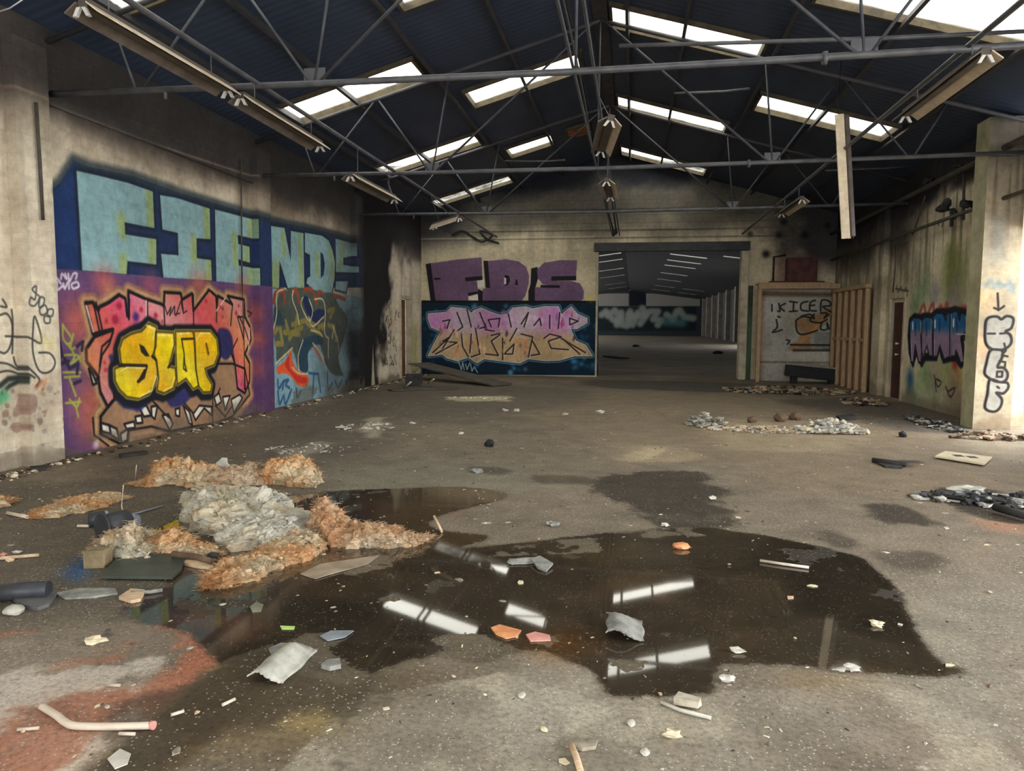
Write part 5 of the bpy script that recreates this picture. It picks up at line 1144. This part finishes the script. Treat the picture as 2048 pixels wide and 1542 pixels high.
fluff('insulation_batt', [(-30,1012,.09,.04),(0,1010,.11,.05),(22,1004,.04,.02)], m_fl_or, 'scrap of insulation cut off by the edge of the view', 10, 40, 20, 50)
slabpoly('plastic_film', [(600,1150),(640,1130),(760,1112),(735,1130),(655,1152),(630,1160)], .004, simple('smeared_film', rgb(120,104,88), rgb(176,160,138), 5, .35), 'crumpled translucent film at the foot of the insulation strip', 'film', lift=.004)
lump('crumpled_bag', 445, 945, (.16,.14,.16), simple('grey_white_bag', rgb(170,172,166), rgb(206,206,196), 6), 'pale crumpled bag behind the insulation heap', 'bag', jit=.5)
lump('burnt_lump', 425, 1052, (.14,.12,.07), m_char, 'black burnt lump tucked under the cream insulation sheet', 'lump', jit=.4)
lump('burnt_lump', 612, 1108, (.16,.10,.1), m_char, 'black burnt lump under the twisted insulation arm', 'lump', jit=.4)

# ---- things round the insulation
slabpoly('green_board', [(200,1161),(345,1163),(362,1148),(372,1122),(330,1108),(235,1122)], .018, m_green, 'flat dark green board lying before the cream insulation', 'board', lift=.012)
o = MB().box((0,0,.06), (.14,.10,.11), Matrix.Rotation(.2,3,'Z'), .008).build('wood_block', simple('mouldy_wood', rgb(96,84,62), rgb(140,124,92), 6), bev=.006); o.location = F(197,1132); tag(o, 'squarish old wood block propping the cream insulation', 'block')
p = F(222,1082); t = empty('black_bucket', (p.x,p.y,0), 'black plastic bucket lying on its side by the insulation', 'bucket')
MB().tube([(-.02,-.05,.11),(.0,.0,.115),(.02,.14,.12)], .09, 20, True, lambda u: .10-.02*u).build('bucket_body', m_dgrey, t, smooth_=False); MB().tube([(-.025,-.06,.11),(-.018,-.045,.11)], .108, 20).build('rim', m_dgrey, t)
p = F(232,1058); t = empty('grey_bottle', (p.x,p.y,0), 'grey plastic bottle lying behind the black bucket', 'bottle')
MB().tube([(-.06,.0,.05),(.0,.01,.052),(.16,.03,.055)], .05, 16, True, lambda u: .03+.028*min(1,u*3)).build('bottle_body', m_plast, t); MB().tube([(-.09,-.004,.05),(-.055,.0,.05)], .026, 12).build('cap', m_dgrey, t)
p = F(190,1052); t = empty('black_can', (p.x,p.y,0), 'small black can with pale lid beside the bucket', 'can')
MB().tube([(-.03,-.03,.055),(.05,.05,.055)], .055, 16).build('can_body', m_dgrey, t); MB().tube([(.05,.05,.055),(.065,.065,.055)], .056, 16).build('lid', m_plast, t)
stick('thin_pipe', [(155,1052),(178,1052)], .012, m_bone, 'stub of pale rod poking from the black can', 'rod')
stick('wire', [(247,1030,.01),(243,1012,.06),(247,970,.24)], .005, m_bone, 'thin pale wire standing up beside the flat insulation band', 'wire')
stick('wire', [(270,962,.01),(273,930,.2)], .004, m_bone, 'fine upright wire before the purple mural', 'wire')
stick('thin_rod', [(230,1038),(275,1026),(325,1012)], .009, m_plast, 'long thin rod lying behind the black bucket', 'rod')
stick('brown_stick', [(345,1108,.05),(395,1114,.04),(425,1124,.035)], .022, m_brn, 'dark brown stick with a black tip beside the green board', 'stick')
lump('burnt_tip', 425, 1122, (.09,.07,.07), m_char, 'black lump at the tip of the brown stick', 'lump')
slabpoly('wood_scrap', [(352,1128),(368,1118),(412,1130),(430,1140),(395,1138)], .02, m_tan, 'pale split wood scrap next to the green board', 'wood')
stick('white_tube', [(15,1026),(55,1034)], .016, m_bone, 'white tube end at the tip of the flat insulation band', 'tube')
stick('white_tube', [(208,985),(240,987)], .014, m_tan, 'short pale tube above the flat insulation band', 'tube')
p = F(45,1200); t = empty('rolled_felt', (p.x,p.y,0), 'dark grey roll of felt near the edge of the view', 'roll')
MB().tube([(-.15,-.06,.05),(-.02,.0,.052),(.13,.05,.052)], .05, 14).build('roll_body', m_dgrey, t); stick('cord', [(82,1178,.05),(100,1182,.01),(112,1185,.01)], .006, m_black, 'short black cord trailing from the rolled felt', 'cord')
slabpoly('felt_sheet', [(20,1200),(60,1188),(110,1184),(115,1192),(95,1215),(75,1222),(45,1218)], .022, simple('grey_felt', rgb(66,66,68), rgb(96,96,96), 6), 'grey felt sheet under the dark roll', 'felt', jit=.01)
slabpoly('slate_sheet', [(110,1190),(160,1180),(230,1180),(235,1190),(180,1198),(130,1200)], .012, m_slate, 'thin grey sheet lying beside the blue powder stain', 'sheet')
lump('pale_stone', 28, 1228, (.11,.09,.055), m_slateL, 'smooth pale stone at the edge of the felt sheet', 'stone', jit=.1, sub=3)
slabpoly('small_board', [(238,1200),(262,1184),(290,1186),(282,1204),(262,1208)], .02, m_tan, 'small tan board before the green board', 'board')
stick('grey_batten', [(262,1186),(300,1184),(325,1180)], .012, m_slate, 'thin grey batten behind the small tan board', 'batten')
stick('broken_lath', [(-15,1118),(30,1114),(78,1110)], .012, m_tan, 'pale broken lath close to the edge, before the flat insulation', 'lath')
for x, y, mt_, lb in ((8,1112,m_pink,'pink scrap at the end of the broken lath'),(34,1107,m_white,'whitish scrap behind the broken lath'),(20,1122,m_tan,'tan scrap in front of the broken lath')): lump('rag_scrap', x, y, (.06,.04,.025), mt_, lb, 'scrap', jit=.5)
lump('plaster_lump', 190, 1285, (.10,.07,.03), m_board, 'yellowish lump of plaster on the old red paint', 'plaster', jit=.45)
slabpoly('leaf_scrap', [(500,1215),(512,1205),(527,1210),(522,1224),(505,1226)], .003, simple('olive_scrap', rgb(96,100,80), rgb(130,132,108), 6), 'olive flake lying in the wet before the orange strip', 'flake')
slabpoly('green_scrap', [(560,1253),(590,1254),(588,1260),(564,1260)], .003, simple('lime_scrap', rgb(150,190,90), rgb(190,220,130), 6), 'tiny lime green scrap on the wet floor', 'scrap')
# bent pipe and friends on the red paint
q = [F(83,1420), F(112,1438), F(130,1452), F(146,1459), F(175,1461), F(240,1461), F(306,1459)]
q = [Vector((a.x,a.y,.017)) for a in q]; t = empty('bent_pipe', (0,0,0), 'bent white plastic pipe lying on the old red paint', 'pipe')
MB().tube([Vector(p) for p in catmull([tuple(p) for p in q], 5, False)], .0145, 14).build('pipe_body', m_bone, t); MB().tube([q[-1]-Vector((.012,0,0)), q[-1]+Vector((.006,0,0))], .0165, 14).build('pipe_end', m_pink, t)
for a, b_, lb in (((35,1459),(78,1456),'short white tube between the bent pipe and the edge of the view'),((218,1370),(240,1371),'small white tube piece on the red paint, behind the bent pipe'),((342,1430),(368,1422),'white splinter beside the straight edge of the red paint'),((238,1467),(270,1468),'white sliver touching the straight arm of the bent pipe'),((445,1410),(470,1398),'grey splinter on the dark ground beyond the red paint')):
    stick('tube_piece', [a, b_], .007, m_bone, lb, 'tube')
slabpoly('white_flake', [(215,1520),(240,1500),(262,1510),(255,1530),(230,1540)], .004, m_white, 'torn white flake at the lower edge near the red paint', 'flake')
# shards of corrugated sheet
wavy('corrugated_shard', (528,1368), (600,1304), .17, m_slateL, 'pale corrugated shard lying at the puddle edge, largest of its kind', .045, .8)
wavy('corrugated_shard', (1250,1284), (1250,1246), .19, m_slate, 'grey curled shard in the puddle between the reflected rooflights', .05, .7)
slabpoly('paper_scrap', [(538,1300),(560,1290),(592,1290),(575,1300),(556,1312),(545,1310)], .01, m_slate, 'crumpled grey scrap behind the pale corrugated shard', 'scrap', jit=.006)
slabpoly('grey_flake', [(640,1275),(662,1264),(708,1264),(690,1277),(655,1284)], .005, m_plast, 'grey flake lying between the corrugated shard and the puddle', 'flake', lift=.004)
slabpoly('dark_chip', [(642,1338),(655,1328),(680,1326),(682,1338),(660,1343)], .022, m_slate, 'dark chipped piece of slate beside the corrugated shard', 'chip')
wavy('corrugated_shard', (1018,1128), (1078,1124), .07, m_slate, 'narrow grey shard at the far side of the puddle', .015, .6)
slabpoly('corrugated_shard', [(1062,1126),(1080,1122),(1106,1134),(1092,1146),(1075,1140)], .014, m_slate, 'triangular grey shard touching the narrow one in the puddle', 'sheet shard', tilt=.1)
lump('brick_chunk', 1362, 1097, (.13,.09,.05), m_oran, 'orange brick fragment at the far edge of the puddle', 'brick', jit=.15)
slabpoly('orange_card', [(982,1258),(998,1250),(1040,1262),(1032,1276),(1010,1280),(990,1272)], .006, m_oran, 'crumpled orange card in the puddle', 'card', jit=.008)
slabpoly('pink_card', [(1052,1272),(1070,1266),(1100,1272),(1102,1282),(1062,1284)], .006, m_pink, 'pinkish card lying beside the orange card', 'card', jit=.006)
stick('white_stick', [(1520,1121),(1565,1128),(1618,1135)], .010, m_bone, 'long white stick lying across the dark puddle', 'stick')
stick('thin_stake', [(868,1032,.1),(884,1064,.01)], .010, m_tan, 'pale stake leaning in the dark patch behind the puddle', 'stake')
stick('bead_strip', [(1322,1404),(1360,1420),(1422,1436)], .008, m_white, 'thin pale strip under the small block in front', 'strip')
o = MB().box((0,0,.024), (.10,.055,.035), Matrix.Rotation(-.25,3,'Z'), .006).build('plaster_block', simple('speckled_plaster', rgb(150,140,122), rgb(196,188,170), 14)); o.location = F(1375,1412); tag(o, 'small speckled plaster block resting by the thin pale strip', 'plaster')
slabpoly('flat_stone', [(1120,1490),(1150,1474),(1170,1476),(1196,1484),(1192,1500),(1165,1504),(1130,1496)], .014, m_rub, 'flat tan stone at the bottom of the view', 'stone', jit=.003)
stick('split_stick', [(1142,1490,.022),(1152,1512,.014),(1162,1545,.012)], .013, m_tan, 'split tan stick lying over the flat stone', 'stick')
for x, y, lb in ((1262,1448,'oval white chip on the grey floor, alone in front of the thin strip'),(1290,1506,'white chip near the bottom, nearer the flat stone'),(1043,1392,'upright white flake on the gritty floor before the puddle')):
    lump('white_chip', x, y, (.035,.055,.012), m_white, lb, 'chip', jit=.15)
for x, y, lb in ((1342,1475,'cream crumb before the small plaster block'),(1474,1305,'cream stone on the dark wet floor edge'),(1455,1362,'white sliver heap beside the nearest reflected rooflight'),(1705,1340,'white chips at the puddle corner'),(1755,1252,'white cross-shaped chips near the puddle edge'),(1100,1050,'grey-white crumpled foil behind the puddle'),(1425,998,'white crumpled paper in the far dark patch'),(1330,1052,'small bright scrap beside the far dark patch')):
    lump('pale_crumb', x, y, (.07,.045,.03), random.choice([m_white, m_board]), lb, 'crumb', jit=.45)
# ---- middle and far floor
t = slabpoly('cream_board', [(1870,918),(1890,908),(1984,920),(1968,934)], .02, m_board, 'flat cream board with two slots lying near the pier', 'board', lift=.02)
for x, y in ((1916,918),(1944,921)):
    p = F(x, y); mb = MB().box((p.x-t.location.x, p.y-t.location.y, .0215), (.10,.12,.002)); mb.build('slot', m_black, t)
stick('dark_batten', [(1745,920),(1790,926),(1812,928)], .03, m_char, 'charred batten lying in front of the cream board', 'batten')
slabpoly('dark_strip', [(1755,928),(1800,930),(1805,938),(1770,936)], .02, m_char, 'charred flat strip beside the charred batten', 'strip')
def pile(cx, cy, w, d_, h_, n, mats, seed, name, label, cat='rubble', size=(.04,.16), flat=.5):
    r_ = random.Random(seed); c_ = F(cx, cy); by = {}
    for i in range(n):
        a, rr = r_.uniform(0, 6.28), math.sqrt(r_.random()); x, y = math.cos(a)*rr*w, math.sin(a)*rr*d_
        s = r_.uniform(*size); z = h_*max(0, 1-rr)*r_.random(); k = r_.choice(mats); mb = by.setdefault(k.name, (k, MB()))[1]
        rot = Matrix.Rotation(r_.uniform(0,3.1),3,'Z')@Matrix.Rotation(r_.uniform(-.4,.4),3,'X')
        if r_.random() < flat: mb.box((x,y,z+s*.2), (s*r_.uniform(.8,2.6), s*r_.uniform(.3,.8), s*.25), rot, s*.06)
        else: mb.rock((x,y,z+s*.22), (s,s*.8,s*.55), .4, 1, r_.random()*3)
    t = empty(name, (c_.x,c_.y,0), label, cat, kind='stuff')
    for k, (mt, mb) in by.items(): mb.build('fragments', mt, t)
    return t
pile(1412, 850, .34, .25, .3, 90, [m_rub, m_slateL, m_white, m_slate], 1, 'rubble_heap', 'small grey lumpy heap on the warm-lit floor, apart from the bigger spread', size=(.04,.13), flat=.15)
pile(1530, 860, .95, .35, .03, 420, [m_board, m_rub, m_white, m_tan, m_tan, m_rub], 2, 'rubble_heap', 'flat spread of cream crumbs across the warm-lit floor', size=(.015,.075))
t = pile(1658, 864, .55, .32, .22, 260, [m_white, m_white, m_slateL, m_board, m_rub], 3, 'paper_heap', 'whitish heap of crumpled sheet at the end of the crumb spread', 'heap', size=(.03,.14), flat=.2)
slabpoly('dark_plank', [(1672,838),(1705,834),(1712,840),(1680,842)], .06, m_char, 'dark plank behind the whitish heap', 'plank', lift=.002)
for x, y, s, lb in ((1504,845,.16,'brown stone on the crumb spread, alone'),(1560,843,.22,'larger brown stone next to the crumb spread'),(1590,840,.2,'brown clod beside the whitish heap'),(1805,874,.12,'small dark stone between the whitish heap and the pier'),(979,893,.14,'dark cube-like lump alone in the middle of the floor')):
    lump('stone', x, y, (s,s*.8,s*.75), m_brn if 'brown' in lb else m_black, lb, 'stone', jit=.2)
pile(1985, 1003, .7, .26, .08, 200, [m_char, m_char, m_char, m_slateL, m_slate, m_dgrey], 4, 'burnt_debris', 'burnt black and white debris beside the view edge', size=(.03,.11))
stick('charred_beam', [(1990,1014,.05),(2060,1034,.05)], .035, m_char, 'charred black beam lying in front of the burnt debris', 'beam')
lump('ash_lump', 1935, 985, (.3,.16,.08), m_slateL, 'pale ash-covered lump on top of the burnt debris', 'lump', jit=.4)
# rubble along the walls
pile(1575, 784, 1.5, .8, .14, 420, [m_tan, m_rub, m_char, m_brn, m_wood2, m_rub], 5, 'wall_rubble', 'broken wood and plaster strewn before the timber booth', size=(.03,.17))
pile(1728, 806, .42, .7, .1, 140, [m_tan, m_rub, m_char, m_brn], 6, 'wall_rubble', 'broken scraps strewn before the maroon door', size=(.03,.13))
pile(1868, 850, .24, 1.1, .1, 180, [m_rub, m_char, m_slate, m_char], 7, 'wall_rubble', 'dark crumbs along the foot of the blue bubble letters', size=(.02,.1))
pile(1990, 878, .5, .16, .14, 90, [m_rub, m_brn, m_tan], 8, 'wall_rubble', 'tan rubble at the foot of the pier', size=(.03,.14))
def wall_crumbs(y0, y1, n, seed, label):
    r_ = random.Random(seed); mb = {}; t = empty('wall_crumbs', (XL, (y0+y1)/2, 0), label, 'rubble', kind='stuff')
    for i in range(n):
        k = r_.choice([m_rub, m_char, m_board, m_brn]); m_ = mb.setdefault(k.name, (k, MB()))[1]; s = r_.uniform(.012,.05)*(1+r_.random()**4)
        m_.rock((.17+abs(r_.gauss(0,.12)), r_.uniform(y0,y1)-(y0+y1)/2, s*.2), (s*1.3,s,s*.6), .4, 1)
    for k, m_ in mb.values(): m_.build('fragments', k, t)
wall_crumbs(5.2, 7.6, 110, 1, 'crumbled paint and plaster along the foot of the nearest pale wall')
wall_crumbs(7.7, 12.2, 130, 2, 'crumbs along the foot of the purple mural')
wall_crumbs(12.6, 22.0, 200, 3, 'crumbs along the foot of the sooty wall corner')
slabpoly('charred_batten', [(238,912),(290,905),(296,909),(242,917)], .03, m_char, 'charred batten at the foot of the purple mural', 'batten')
slabpoly('charred_batten', [(60,938),(98,935),(98,940),(62,943)], .03, m_char, 'charred batten at the foot of the nearest pilaster', 'batten')
# boards stacked by the back wall
def plank(name, a, b_, w, th, z0, z1, mat, label, cat='board'):
    A, B = F(*a), F(*b_); A.z, B.z = z0, z1; d = B-A; L = d.length; q = d.to_track_quat('X', 'Z').to_matrix()
    o = MB().box((0,0,0), (L,w,th), q, .004).build(name, mat); o.location = (A+B)/2; return tag(o, label, cat)
m_dbrd = simple('dark_weathered_board', rgb(70,64,58), rgb(104,96,86), 3, .8)
plank('fallen_panel', (838,757), (1005,772), .75, .03, .44, .03, m_dbrd, 'big dark panel propped slantwise at the foot of the navy mural')
t = empty('broken_crate', F(828,772), 'dark broken crate holding up the slanting panel', 'crate')
MB().box((0,0,.16), (.42,.3,.32), Matrix.Rotation(.2,3,'Z'), .02).build('crate_body', m_char, t); MB().box((.3,-.1,.05), (.5,.08,.04), Matrix.Rotation(-.3,3,'Z')).build('slat', m_dbrd, t)
plank('thin_sheet', (780,782), (920,776), .35, .02, .02, .02, m_dbrd, 'thin dark sheet flat on the floor before the slanting panel', 'sheet')
for a, b_, lb in (((808,776),(822,764),'white stick leaning on the broken crate'),((855,768),(868,758),'white stick leaning against the slanting panel')):
    A, B = F(*a, .03), F(*b_, .2); tag(MB().tube([A,B], .02, 8).build('white_stick', m_bone), lb, 'stick')
pile(950, 797, .7, .12, .03, 60, [m_board, m_white], 9, 'plaster_crumbs', 'line of cream plaster crumbs before the navy mural', size=(.02,.07))
pile(735, 856, .45, .5, .02, 60, [m_white, m_rub], 10, 'plaster_crumbs', 'pale plaster crumbs on the floor facing the burnt corner', size=(.02,.08))
pile(610, 900, .5, .4, .02, 60, [m_white, m_rub, m_slateL], 11, 'plaster_crumbs', 'pale plaster crumbs on the floor facing the olive graffiti', size=(.02,.06))
for x, y, s, lb in ((825,848,.09,'white crumpled scrap facing the burnt corner'),(1033,823,.12,'cream flake in front of the navy mural'),(1201,826,.14,'white crumpled cup in front of the doorway jamb'),(1010,822,.1,'white flake beside the cream flake'),(955,945,.12,'black-edged scrap in the middle distance'),(922,868,.08,'pale scrap near the dark cube-like lump'),(1130,830,.1,'pale flat flake before the doorway'),(1110,1052,.1,'grey rag behind the puddle, beside the crumpled foil')):
    lump('floor_scrap', x, y, (s,s*.7,s*.45), m_white if 'white' in lb or 'pale' in lb or 'cream' in lb else m_slate, lb, 'scrap', jit=.45)
# inside the second hall, near the threshold
for x, y, s, lb in ((1272,694,.5,'small dark box on the floor of the far hall'),(1436,708,.5,'dark low lump inside the doorway, by its far jamb')):
    lump('dark_box', x, y, (s*1.2,s*.5,s*.4), m_char, lb, 'box', jit=.15)
plank('long_plank', (1215,714), (1248,718), .5, .06, .05, .05, m_char, 'dark plank lying inside the doorway', 'plank')

# ---- loose scraps over the near floor, each its own
r_ = random.Random(77)
cnt = 0
while cnt < 44:
    px, py = r_.uniform(20, 2030), r_.uniform(1000, 1530)
    if (150 < px < 880 and 930 < py < 1200): continue
    p = F(px, py)
    if mnoise.noise(Vector((p.x*1.1, p.y*1.1, 2))) < r_.uniform(-.25,.2): continue
    s = r_.uniform(.012,.034); mb = MB()
    if r_.random() < .6:
        n_ = r_.randint(4,6); mb.prism([(s*r_.uniform(.5,1)*math.cos(k*6.283/n_)*1.3, s*r_.uniform(.5,1)*math.sin(k*6.283/n_)*.8) for k in range(n_)], 0, s*.16)
    else: mb.rock((0,0,s*.22), (s,s*.8,s*.5), .35, 1)
    o = mb.build('floor_scrap', r_.choice([m_white, m_board, m_slateL, m_tan, m_rub])); o.location = (p.x,p.y,.001); o.rotation_euler = (0,0,r_.uniform(0,6.3))
    tag(o, 'little pale broken scrap lying loose on the near floor', 'scrap', 'little pale scraps scattered over the near floor'); cnt += 1
# ---- grit: thousands of chips nobody could count
def grit(seed, n, mats, ymin, ymax, smin, smax, label, dens=None):
    r_ = random.Random(seed); g = {}
    t = empty('floor_grit', (0, 0, 0), label, 'grit', kind='stuff')
    for i in range(n):
        y = ymin+(ymax-ymin)*r_.random()**1.25; x = r_.uniform(XL+.2, XR-.2)
        if abs(x+.16*y) > .8*y+.6: continue
        if mnoise.noise(Vector((x*.8, y*.8, seed))) < -.05+r_.uniform(-.3,.3): continue
        k = r_.choice(mats); mb = g.setdefault(k.name, (k, MB()))[1]; s = r_.uniform(smin, smax)*(.5+r_.random()**3)*(1+y*.05)
        a = r_.uniform(0,3.14); ca, sa = math.cos(a), math.sin(a); w, h_ = s*r_.uniform(.8,2.2), s*r_.uniform(.5,.9); z = s*.3
        v_ = [mb.bm.verts.new((x+ca*u-sa*v, y+sa*u+ca*v, zz)) for u, v, zz in ((-w/2,-h_/2,.001),(w/2,-h_/2,.001),(w/2*.8,h_/2,.001),(-w/2,h_/2*.7,.001),(-w/3,-h_/3,z),(w/3,-h_/4,z*.8),(w/4,h_/3,z),(-w/4,h_/4,z*.7))]
        for f in ((4,5,6,7),(0,1,5,4),(1,2,6,5),(2,3,7,6),(3,0,4,7)): mb.bm.faces.new([v_[j] for j in f])
    for k, mb in g.values(): mb.build('chips', k, t)
grit(3, 9000, [m_rub, m_rub, m_rub, m_board, m_slateL, m_slate, m_char, m_brn, m_char, m_tan], 1.9, 14, .004, .014, 'chips and grit strewn over the whole floor')
